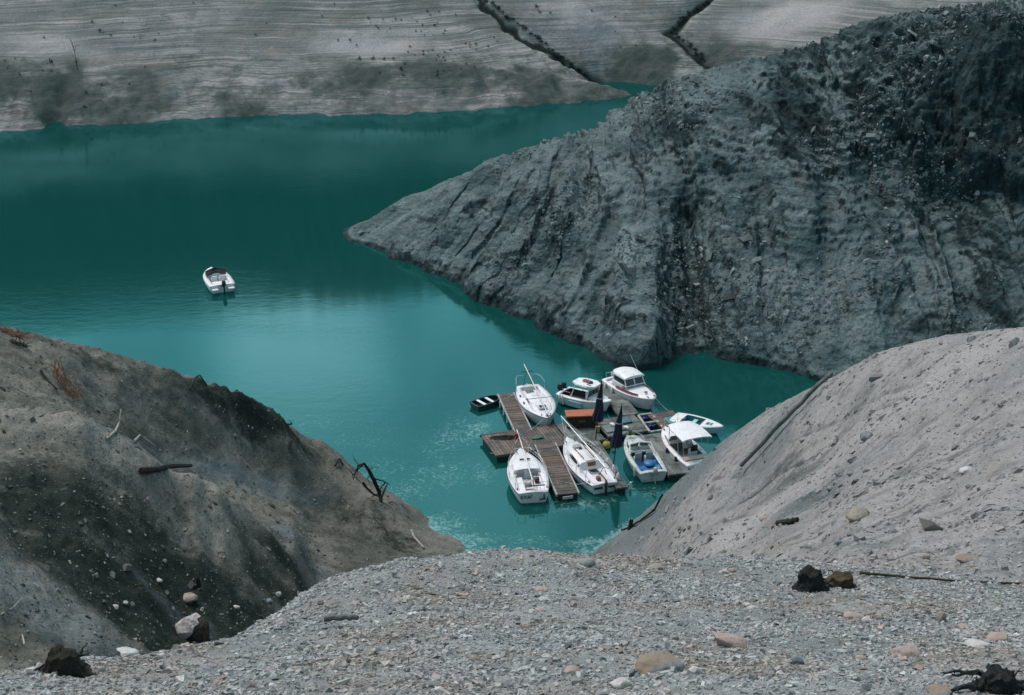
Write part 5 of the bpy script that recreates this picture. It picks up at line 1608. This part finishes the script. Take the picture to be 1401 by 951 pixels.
rock(990, 784, 13, 8, S_PALE, 'small pale stone, left one of a touching pair below the slope')
rock(1001, 783, 12, 8, S_PINK, 'small pink stone, right one of a touching pair below the slope')
rock(782, 921, 24, 15, S_PINK, 'small blocky pink stone low in the foreground gravel, left of the brown boulder')
rock(1092, 909, 19, 20, S_BLUE, 'upright bluish slate stone in the foreground gravel')
rock(848, 940, 32, 18, S_PALE, 'pale flat stone at the bottom edge below the brown bluish boulder')
rock(1287, 850, 13, 22, S_TAN, 'upright narrow tan slab standing in the gravel')
rock(1336, 885, 34, 12, S_PALE, 'pale pinkish flat stone just behind the black corner stump', R(8))
rock(1366, 878, 32, 16, S_PINK, 'broad pink stone up and to the right of the black corner stump')
rock(1286, 949, 40, 10, S_BROWN, 'reddish brown slab at the very bottom edge of the gravel', R(3))
rock(1186, 851, 14, 10, S_PALE, 'small cream stone next to a flat pink one in mid gravel')
rock(1168, 845, 28, 11, S_PINK, 'flat pink stone left of a small cream stone in mid gravel')
rock(1214, 868, 18, 8, S_BLUE, 'thin slanted slate chip on the gravel', R(20), tilt=R(20))
rock(1177, 903, 17, 9, S_TAN, 'small tan stone left of the domed pink stone')
rock(1320, 860, 16, 9, S_PINK, 'small round pink stone between the upright slab and the flat pale stone')
rock(386, 852, 13, 9, S_PINK, 'small orange pink stone on the left flank of the gravel bank')
rock(651, 902, 14, 7, S_BROWN, 'small red brown stone in the middle of the foreground gravel')
rock(600, 945, 13, 9, S_WHITE, 'small white stone at the bottom edge left of centre')
rock(740, 808, 20, 8, S_PINK, 'small flat pink stone below the crest near the water')
rock(845, 855, 9, 7, S_PINK, 'tiny pink pebble alone in the grey gravel')
rock(172, 899, 34, 18, S_WHITE, 'pale rock on the rim of the gravel bank left of the capped boulder')
rock(257, 820, 26, 11, S_TAN, 'pinkish tan broken rock in the dark hollow above the capped boulder', R(-12))
rock(380, 815, 11, 9, S_WHITE, 'white stone at the right end of the dark hollow')
rock(368, 824, 13, 8, S_BLUE, 'bluish stone beside a white stone in the dark hollow')
rock(218, 795, 9, 6, S_WHITE, 'small white stone high in the dark hollow')
rock(172, 826, 8, 6, S_WHITE, 'small white stone in the middle of the dark hollow')
rock(157, 832, 12, 7, S_PALE, 'pale stone on the pebble patch in the dark hollow')
rock(323, 832, 10, 6, S_PALE, 'small pale stone in the hollow right of the capped boulder')
rock(1175, 708, 36, 19, S_TAN, 'rounded tan boulder on the pale slope right of the cove', R(12))
rock(1322, 646, 20, 11, S_WHITE, 'oval whitish stone on the pale slope at the far right')
rock(1295, 655, 9, 10, S_PALE, 'small pale stone left of the oval whitish stone')
rock(1186, 600, 20, 15, S_GREY, 'angular grey rock sitting in a groove of the pale slope')
rock(1045, 711, 13, 8, S_PINK, 'single pink stone on the pale slope above the gravel')
rock(1150, 648, 17, 10, S_GREY, 'grey stone, largest of a small cluster on the pale slope')
rock(1164, 650, 10, 7, S_GREY, 'grey stone at the right side of a small cluster on the pale slope')
rock(1185, 645, 12, 7, S_TAN, 'tan stone standing apart right of the small grey cluster')
rock(1136, 670, 11, 8, S_GREY, 'grey stone below the small grey cluster on the pale slope')
rock(1272, 527, 10, 6, S_PALE, 'small pale stone beside the long groove on the upper pale slope')
rock(1187, 758, 16, 12, S_GREY, 'grey block on the pale slope just above the dark root stump', R(20))
rock(1260, 764, 26, 10, S_TAN, 'low tan rock at the foot of the pale slope, left of a mossy one')
rock(1325, 767, 32, 11, S_BROWN, 'low brown rock at the foot of the pale slope near the right edge')
rock(1148, 744, 13, 8, S_BLUE, 'bluish stone up left of the grey block above the root stump')

# boulder with a pale cap
h = on(263, 872)
k = h[2] / FPX
bo = bpy.data.objects.new('capped_boulder', rock_mesh((46 * k, 40 * k, 48 * k), 5, .1, 6))
COL.objects.link(bo)
bo.data.materials.append(S_DARK)
bo.location = h[0] + Vector((0, 0, 10 * k))
tag(bo, 'round dark boulder with a whitish cap at the rim of the dark hollow', 'boulder')
cm = rock_mesh((46 * k, 40 * k, 48 * k), 5, .1, 6)
for v in cm.vertices: v.co *= 1.035
bm = bmesh.new()
bm.from_mesh(cm)
bmesh.ops.delete(bm, geom=[v for v in bm.verts if v.co.z + v.co.x * -1.1 - v.co.y * .2 + .25 * k * 10 * math.sin(v.co.y / k * .5) < 7 * k], context='VERTS')
bm.to_mesh(cm)
bm.free()
cm.materials.append(S_PALE)
co_ = bpy.data.objects.new('cap', cm)
COL.objects.link(co_)
co_.parent = bo

BARK = stone_paint('dark_bark', (.030, .027, .021), (.014, .015, .012))
BARKBR = stone_paint('brown_bark', (.085, .06, .038), (.04, .032, .022))
BLEACH = stone_paint('bleached_wood', (.36, .33, .30), (.24, .23, .21))
GREYWD = stone_paint('grey_wood', (.125, .122, .12), (.075, .075, .072))
CHAR = stone_paint('black_wood', (.020, .022, .021), (.011, .013, .013))
ORNG = stone_paint('reddish_brush', (.26, .10, .06), (.14, .07, .045))

def wander(p, d, L, n, wob, g, drop=0.0):
    pts = [Vector(p)]
    d = Vector(d).normalized()
    for i in range(n):
        d = (d + Vector((g.uniform(-1, 1), g.uniform(-1, 1), g.uniform(-1, 1))) * wob + Vector((0, 0, -drop))).normalized()
        pts.append(pts[-1] + d * L / n)
    return pts
def limb(mb, p, d, L, r, g, depth=1, wob=.25, drop=0.0, n=6, kids=3):
    pts = wander(p, d, L, n, wob, g, drop)
    mb.tube(pts, [r * (1 - .75 * i / n) for i in range(n + 1)], 6)
    if depth > 0:
        for _ in range(kids):
            i = g.randint(1, n - 1)
            dd = (pts[i + 1] - pts[i]).normalized() + Vector((g.uniform(-1, 1), g.uniform(-1, 1), g.uniform(-.6, 1))) * .9
            limb(mb, pts[i], dd, L * g.uniform(.35, .6), r * .5, g, depth - 1, wob, drop, 5, kids)

def stump(u, v, wpx, hpx, mats, label, seed, roots=8, lean=(0, 0), core=.6, name='tree_stump'):
    h = on(u, v)
    k = h[2] / FPX
    w_, hh = wpx * k, hpx * k
    g = random.Random(seed)
    r_ = empty(name, h[0])
    tag(r_, label, 'stump')
    bm = bmesh.new()
    bmesh.ops.create_icosphere(bm, subdivisions=5, radius=1)
    V = np.array([v_.co[:] for v_ in bm.verts])
    o_ = seed * 3.1
    ang_ = np.arctan2(V[:, 1], V[:, 0])
    t = (V[:, 2] + 1) / 2
    rh = np.hypot(V[:, 0], V[:, 1]) + 1e-9
    V[:, :2] *= (np.minimum(1, rh * 1.9) / rh)[:, None]
    fl = core * (1.05 - .30 * t) * (1 + .55 * (1 - t) ** 4)                      # flares into the roots
    rg = ridged(np.cos(ang_) * 1.6 + o_, np.sin(ang_) * 1.6, t * .5, 3, .6)     # ridges of wood running up
    fl = fl * (1 + .20 * rg + .34 * fbm(V[:, 0] * 1.2 + o_, V[:, 1] * 1.2, V[:, 2] * 1.2, 5, .6))
    top = hh * (.62 + .38 * np.clip(.5 + .9 * fbm(np.cos(ang_) * 1.1 + o_, np.sin(ang_) * 1.1, 3.0, 3) + .35 * fbm(V[:, 0] * 6 + o_, V[:, 1] * 6, 1.0, 2), 0, 1))
    V2 = np.stack([V[:, 0] * fl * w_ * .5 + lean[0] * t * hh, V[:, 1] * fl * w_ * .42 + lean[1] * t * hh, t * top - .08 * hh], -1)
    V2 += nrg.normal(size=V2.shape) * w_ * .004
    for v_, c_ in zip(bm.verts, V2): v_.co = c_
    me = bpy.data.meshes.new('trunk')
    for f_ in bm.faces: f_.smooth = True
    bm.to_mesh(me)
    bm.free()
    me.materials.append(mats[0])
    tk = bpy.data.objects.new('trunk', me)
    COL.objects.link(tk)
    tk.parent = r_
    for i in range(roots):
        a = 2 * math.pi * i / roots + g.uniform(-.3, .3)
        mb = MB()
        limb(mb, (math.cos(a) * w_ * .2, math.sin(a) * w_ * .15, hh * g.uniform(.06, .3)), (math.cos(a), math.sin(a), g.uniform(-.25, .3)), w_ * g.uniform(.35, .7), w_ * .06, g, 2, .4, .08, 6, 2)
        mb.build('root', mats[1], r_)
    return r_
stump(88, 922, 62, 46, (BARK, BARK), 'dark fuzzy stump with spreading roots at the lower left rim of the gravel', 3, 9)
stump(1110, 806, 38, 38, (CHAR, CHAR), 'black root stump standing on the gravel below the pale slope', 5, 7, (-.1, 0), .75)
stump(1147, 803, 40, 26, (BARKBR, BARKBR), 'brown mossy root clump touching the black root stump', 8, 8, (.15, 0), .7)
stump(1362, 948, 80, 44, (CHAR, CHAR), 'charred black stump with jagged top in the lower right corner', 11, 9, (.05, 0), .5)
stump(862, 723, 8, 18, (BARK, BARK), 'thin dark snag at the foot of the pale slope near the water', 21, 4, (.1, 0), .6)
stump(1084, 716, 7, 4, (BARK, BARK), 'tiny dark stub on the pale slope above the gravel', 22, 4, (.1, 0), .6)
stump(272, 805, 8, 22, (CHAR, CHAR), 'black upright stub in the dark hollow of the brown bank', 23, 4, (0, 0), .6)

def wood(name, pts_px, r, mat, label, cat, n=7, lift=.11, seed=1, twigs=0, r2=None, tr=None):
    """a stick, log or branch laid along the ground through picture points (u, v, lift)"""
    g = random.Random(seed)
    P3 = []
    for q in pts_px:
        h = on(q[0], q[1], tr)
        P3.append(h[0] + Vector((0, 0, (q[2] if len(q) > 2 else lift))))
    r2 = r2 if r2 is not None else r * .7
    m_ = len(P3)
    fine = []
    for i in range(m_ - 1):
        for k in range(4):
            p = P3[i].lerp(P3[i + 1], k / 4)
            if m_ > 2 or k: p = p + Vector((g.uniform(-1, 1), g.uniform(-1, 1), g.uniform(-1, 1))) * r * .25
            fine.append(p)
    fine.append(P3[-1])
    c = fine[0].copy()
    mb = MB().tube([p - c for p in fine], [r + (r2 - r) * i / (len(fine) - 1) for i in range(len(fine))], n)
    o = mb.build(name, mat)
    o.location = c
    for i in range(twigs):
        q = fine[g.randint(1, len(fine) - 1)] - c
        t_ = MB()
        limb(t_, q, (g.uniform(-1, 1), g.uniform(-1, 1), g.uniform(.1, 1)), r * g.uniform(3, 6.5), r * .35, g, 1, .4, .03, 5, 2)
        t_.build('twig', mat, o)
    tag(o, label, cat)
    return o
wood('long_pole', [(1013, 650), (1075, 583), (1115, 542), (1136, 524, .45)], .085, GREYWD, 'long grey pole lying up the pale slope beside the dock', 'pole', lift=.42, r2=.10, tr=[b_right])
wood('stick', [(446, 858), (468, 857), (490, 858)], .035, GREYWD, 'short grey stick lying on the left part of the gravel bank', 'stick', seed=4)
wood('plank_piece', [(1064, 721), (1080, 718), (1091, 715)], .10, BARK, 'dark broken piece of wood lying on the pale slope', 'wood', seed=5)
wood('dead_branch', [(906, 688, .5), (895, 702, .2), (880, 712), (864, 722), (850, 728)], .06, BARK, 'dark dead branch reaching down the foot of the pale slope', 'branch', twigs=6, seed=6, tr=[b_right])
wood('log', [(195, 653), (225, 648), (262, 643)], .12, BARK, 'dark log lying across the brown bank below the bleached branch', 'log', seed=7, lift=.24, tr=[b_left])
wood('bleached_branch', [(146, 604), (158, 594), (164, 587, .3), (168, 581, .8)], .05, BLEACH, 'thin bleached branch sticking up from the near ridge of the brown bank', 'branch', twigs=2, seed=8, tr=[b_left])
wood('bleached_branch', [(184, 607), (192, 602, .25), (212, 613)], .05, BLEACH, 'short bleached branch lying right of the upright bleached one', 'branch', seed=9, tr=[b_left])
wood('hose', [(1176, 786), (1230, 791), (1300, 797), (1399, 801)], .02, BARKBR, 'thin brown rope lying along the foot of the pale slope at the right edge', 'rope', seed=13, lift=.03)
wood('bleached_root', [(36, 900, .35), (33, 884, .30), (26, 878, .05)], .02, BLEACH, 'curved bleached twig left of the fuzzy stump', 'twig', seed=14)
wood('bleached_root', [(2, 846), (20, 838, .15), (32, 833, .3)], .02, BLEACH, 'pale twig on the bank at the left edge', 'twig', seed=15, twigs=2)
wood('pale_root', [(563, 728), (567, 738), (580, 752)], .07, BLEACH, 'pale curved root on the tip of the brown bank by the water', 'root', seed=16, tr=[b_left])
wood('dead_branch', [(260, 536), (268, 527, .4), (274, 523, .4), (284, 530, .1)], .04, BARK, 'dark crooked twig on the upper brown bank above the bleached branch', 'twig', seed=17, twigs=4, tr=[b_left])
wood('snag', [(392, 576), (400, 573, .4)], .06, BARK, 'small black snag at the vegetated tip of the brown bank', 'snag', seed=18, twigs=4, tr=[b_left])
wood('snag', [(396, 617), (400, 611, .35)], .05, BARK, 'small black snag below the vegetated tip on the brown bank', 'snag', seed=19, twigs=3, tr=[b_left])
wood('snag', [(458, 640), (465, 634, .3), (470, 640)], .06, BARK, 'black snag on the waterline above the driftwood tree', 'snag', seed=20, twigs=3, tr=[b_left])

# driftwood tree at the shore
h = on(517, 685, [b_left])
r_ = empty('driftwood_tree', h[0])
tag(r_, 'arched dead driftwood tree with bare roots at the waterline of the brown bank', 'dead tree')
g = random.Random(31)
def rel(u, v, Yd=0.0):
    D = (h[0].y + Yd)
    return Vector(pY(u, v, D)) - h[0]
arch = [rel(522, 690), rel(519, 674, .2), rel(513, 660, .3), rel(505, 644, .3), rel(498, 634, .2), rel(490, 637), rel(485, 650, -.1), rel(483, 656, -.1)]
MB().tube(arch, [.07, .10, .115, .095, .065, .045, .035, .02], 8).build('trunk', BARK, r_)
for pts, rr_ in (([rel(498, 634, .2), rel(489, 643), rel(488, 655), rel(494, 660)], .07), ([rel(507, 650, .2), rel(503, 654), rel(505, 661)], .05), ([rel(512, 655, .3), rel(524, 658), rel(533, 663)], .07), ([rel(527, 660), rel(521, 668), rel(516, 678)], .06),
                 ([rel(496, 660, -.2), rel(502, 668, -.3), rel(512, 677, -.3), rel(522, 680, -.2)], .12), ([rel(523, 692), rel(530, 690), rel(537, 686)], .09)):
    mb = MB().tube(pts, [rr_ * .7 * (1 - .6 * i / (len(pts) - 1)) for i in range(len(pts))], 6)
    mb.build('branch', BARK, r_)
MB().tube([rel(520, 684), rel(524, 676), rel(528, 666), rel(531, 661)], [.09, .07, .05, .02], 6).build('branch', GREYWD, r_)
for i in range(9):
    mb = MB()
    limb(mb, arch[1 + i % 6], (g.uniform(-1, 1), g.uniform(-.6, .6), g.uniform(-.6, .8)), g.uniform(.5, 1.3), .03, g, 1, .4, .03, 5, 2)
    mb.build('twig', BARK, r_)

# brush heaps
def brush(u, v, wpx, hpx, mat, label, seed, ncl=60, rot=0.0, tr=None):
    hc = on(u, v, tr)
    k = hc[2] / FPX
    g = random.Random(seed)
    mb = MB()
    mb.tube([(-wpx * k / 2, 0, .03), (0, .02, .06), (wpx * k / 2, 0, .03)], .02, 5)
    for i in range(ncl):
        p = (g.uniform(-.5, .5) * wpx * k, g.uniform(-.5, .5) * hpx * k * 1.4, g.uniform(0, .2))
        d = (g.uniform(-1, 1), g.uniform(-.5, .5), g.uniform(0, .5))
        L = g.uniform(.3, .9) * min(wpx * k * .4, 1.0)
        mb.tube(wander(p, d, L, 4, .25, g, .05), [.018, .016, .012, .010, .005], 4)
    o = mb.build('brush_heap', mat)
    o.location = hc[0]
    n = hc[1]
    o.rotation_mode = 'QUATERNION'
    q = Vector((0, 0, 1)).rotation_difference(n)
    o.rotation_quaternion = q @ Matrix.Rotation(rot, 3, 'Z').to_quaternion()
    tag(o, label, 'brush heap')
brush(86, 525, 58, 22, ORNG, 'reddish heap of dry brush on the upper brown bank', 41, 80, R(-35), [b_left])
brush(16, 458, 34, 8, ORNG, 'reddish dry brush at the left edge on top of the brown bank', 42, 50, R(-10), [b_left])
brush(26, 473, 26, 9, CHAR, 'black tangled brush just below the reddish brush at the left edge', 43, 60, R(-20), [b_left])
wood('dark_stick', [(56, 510), (64, 522), (78, 536)], .06, CHAR, 'dark stick lying along the lower side of the reddish brush heap', 'stick', seed=24, tr=[b_left])

# pebble patch in the hollow
# shrubs on the far hillside
def shrub_mesh(seed, leaf=26, R0=.5):
    g = random.Random(seed)
    mb = MB()
    for i in range(6):
        a = g.uniform(0, 6.28)
        mb.tube([(0, 0, -.1), (math.cos(a) * .2 * R0, math.sin(a) * .2 * R0, .5 * R0), (math.cos(a) * .55 * R0, math.sin(a) * .55 * R0, g.uniform(.7, 1.2) * R0)], [.03, .02, .008], 4)
    for i in range(leaf):
        a, e, r0 = g.uniform(0, 6.28), g.uniform(0, 1.4), R0 * g.uniform(.35, 1)
        c = Vector((math.cos(a) * math.cos(e) * r0, math.sin(a) * math.cos(e) * r0, math.sin(e) * r0 * 1.1 + .05))
        s = R0 * g.uniform(.15, .3)
        q = [c + Vector((g.uniform(-s, s), g.uniform(-s, s), g.uniform(-s, s))) for _ in range(4)]
        mb.add(q, [(0, 1, 2), (0, 2, 3), (0, 3, 1)])
    return mb
M_SHRUB = paint('dark_shrub', (.030, .042, .034), .9)
M_SHRUBB = paint('brown_shrub', (.10, .065, .04), .9)
protos = []
for i in range(4):
    protos.append(shrub_mesh(60 + i).build('shrub', M_SHRUB, smooth=False))
spots = [(470 + x / 5.943, y / 5.943, s) for x, y, s in ((680, 85, 5), (775, 90, 4), (705, 115, 4), (910, 110, 4), (205, 140, 5), (425, 148, 5), (468, 155, 4), (595, 167, 5), (640, 197, 4), (740, 197, 6), (763, 180, 4), (265, 205, 4), (285, 220, 5), (380, 228, 3), (590, 247, 5), (632, 252, 4), (825, 242, 5), (810, 268, 4), (660, 280, 4), (730, 280, 3), (50, 318, 6), (108, 360, 5), (540, 370, 5), (995, 352, 5), (1028, 350, 5), (1075, 347, 6), (1028, 375, 4), (1080, 400, 4), (1178, 370, 5), (525, 415, 5), (580, 440, 3), (650, 432, 6), (645, 412, 4), (820, 415, 5), (870, 402, 4), (910, 440, 3), (770, 445, 5), (815, 460, 6), (825, 485, 4), (755, 480, 4), (500, 512, 5), (405, 465, 5), (295, 580, 6), (765, 575, 7), (810, 570, 4), (760, 605, 5), (1065, 535, 5), (1225, 300, 4), (1253, 330, 4), (470, 550, 9), (490, 600, 8), (1000, 510, 5), (960, 555, 4), (130, 465, 8), (240, 465, 8), (330, 475, 6), (320, 148, 4), (220, 178, 3), (690, 415, 3), (725, 405, 4))]
spots += [(x / 2.972, y / 2.972, s) for x, y, s in ((375, 85, 6), (408, 117, 8), (450, 140, 5), (180, 150, 5), (205, 245, 9), (20, 243, 4), (62, 235, 4), (80, 298, 6), (175, 283, 4), (210, 287, 4), (630, 160, 5), (645, 135, 4), (1040, 138, 5), (1085, 90, 4), (1310, 62, 4), (1360, 14, 4), (590, 270, 4), (525, 340, 6), (125, 370, 4), (30, 275, 3), (785, 8, 4), (470, 20, 4), (890, 40, 3), (1375, 160, 5), (500, 87, 3), (545, 148, 3), (570, 152, 3), (415, 340, 8), (350, 372, 7), (345, 430, 7))]
spots += [(465 + x / 2.972, y / 2.972, s) for x, y, s in ((1205, 180, 5), (1140, 188, 4), (1120, 65, 4), (1025, 40, 6), (800, 20, 8), (812, 45, 7), (855, 48, 5), (1240, 215, 3), (1120, 125, 3))]
first = set()
for i, (u, v, s) in enumerate(spots):
    h = on(u, v + s * .4, [b_far])
    if not h: continue
    p = protos[i % 4]
    if i % 4 in first:
        p = p.copy()
        COL.objects.link(p)
    first.add(i % 4)
    k = s * h[2] / FPX * 1.0
    p.scale = (k, k, k * rng.uniform(.8, 1.2))
    p.rotation_euler = (0, 0, rng.uniform(0, 6.28))
    p.location = h[0]
    tag(p, 'small dark shrub dotted on the pale terraced hillside across the water', 'shrub', 'shrubs dotted over the far hillside')
# dark bushes along the two ravines
bushes = [shrub_mesh(80 + i, 60, .55).build('bush', M_SHRUB, smooth=False) for i in range(3)]
first = set()
i = 0
for pl, cnt in (([(668, 3), (690, 20), (712, 36), (735, 52), (760, 72), (785, 92), (805, 104)], 34), ([(966, 3), (948, 14), (930, 28), (920, 42), (938, 58), (955, 74), (968, 84)], 24)):
    for k in range(cnt):
        t = (k + rng.uniform(-.3, .3)) / cnt * (len(pl) - 1)
        j = int(max(0, min(len(pl) - 2, math.floor(t))))
        u = pl[j][0] + (pl[j + 1][0] - pl[j][0]) * (t - j) + rng.uniform(-3, 3)
        v = pl[j][1] + (pl[j + 1][1] - pl[j][1]) * (t - j) + rng.uniform(-2, 2)
        h = on(u, v, [b_far])
        if not h: continue
        p = bushes[i % 3]
        if i % 3 in first:
            p = p.copy()
            COL.objects.link(p)
        first.add(i % 3)
        i += 1
        q = rng.uniform(.35, .8)
        p.scale = (q * 1.3, q * 1.2, q * .7)
        p.rotation_euler = (0, 0, rng.uniform(0, 6.28))
        p.location = h[0]
        tag(p, 'dark low bush lining a ravine in the far hillside', 'bush', 'bushes lining the ravines')
# bare sapling on the far hillside
h = on(106, 94, [b_far])
r_ = empty('bare_sapling', h[0])
r_.scale = (.7, .7, .7)
tag(r_, 'bare twiggy sapling on the far hillside at the upper left', 'sapling')
g = random.Random(77)
MB().tube([(0, 0, -.2), (-.1, 0, 1.5), (-.2, .1, 3.0), (-.5, .1, 4.4), (-.8, 0, 5.6)], [.06, .05, .04, .03, .01], 5).build('trunk', BARK, r_)
for i in range(16):
    z = g.uniform(.4, 4.6)
    mb = MB()
    limb(mb, (-.1 * z * .6, 0, z), (g.uniform(-1, 1), g.uniform(-1, 1), g.uniform(.4, 1.2)), g.uniform(.9, 1.9), .025, g, 1, .3, 0, 5, 3)
    mb.build('branch', BARK, r_)

# mooring lines from the boats to the dock (parts of their boats)
bpy.context.view_layer.update()
def line(boat, la, px, z=DZ, r=.013, mat=ROPE, sag=.12):
    b = at(px[0], px[1], z)
    b = boat.matrix_world.inverted() @ b
    a = Vector(la)
    pts = [a.lerp(b, t) - Vector((0, 0, sag * 4 * t * (1 - t))) for t in np.linspace(0, 1, 8)]
    MB().tube(pts, r, 5).build('mooring_line', mat, boat)
BO = {o['label'][:34]: o for o in bpy.data.objects if o.get('category') in ('sailboat', 'motorboat', 'dinghy')}
def boat(key): return next(o for k, o in BO.items() if key in o['label'])
line(boat('navy foredeck hatch'), (2.5, .1, 1.05), (722, 590))
line(boat('navy foredeck hatch'), (-2.3, -.8, .78), (690, 545))
line(boat('dark lettering'), (2.7, -.3, 1.05), (727, 605))
line(boat('dark lettering'), (-2.2, -.95, .78), (758, 655), r=.012, mat=ROPEDK)
line(boat('varnished wooden door'), (3.0, .2, 1.05), (768, 600))
line(boat('varnished wooden door'), (-2.6, .9, .72), (774, 660))
line(boat('red side stripe'), (-1.8, -.95, .8), (836, 530))
line(boat('dark outboards'), (1.6, -.3, .85), (842, 552))
line(boat('blue tarpaulin'), (2.1, -.2, .9), (866, 594))
line(boat('blue tarpaulin'), (-1.9, -.8, .66), (914, 640), r=.012, mat=ROPEDK)
line(boat('white canopy with') if any('white canopy with' in k['label'] for k in BO.values()) else boat('flat white canopy'), (2.1, .2, .95), (903, 594))
line(boat('dark green rowing'), (.95, 0, .38), (684, 545), r=.010)
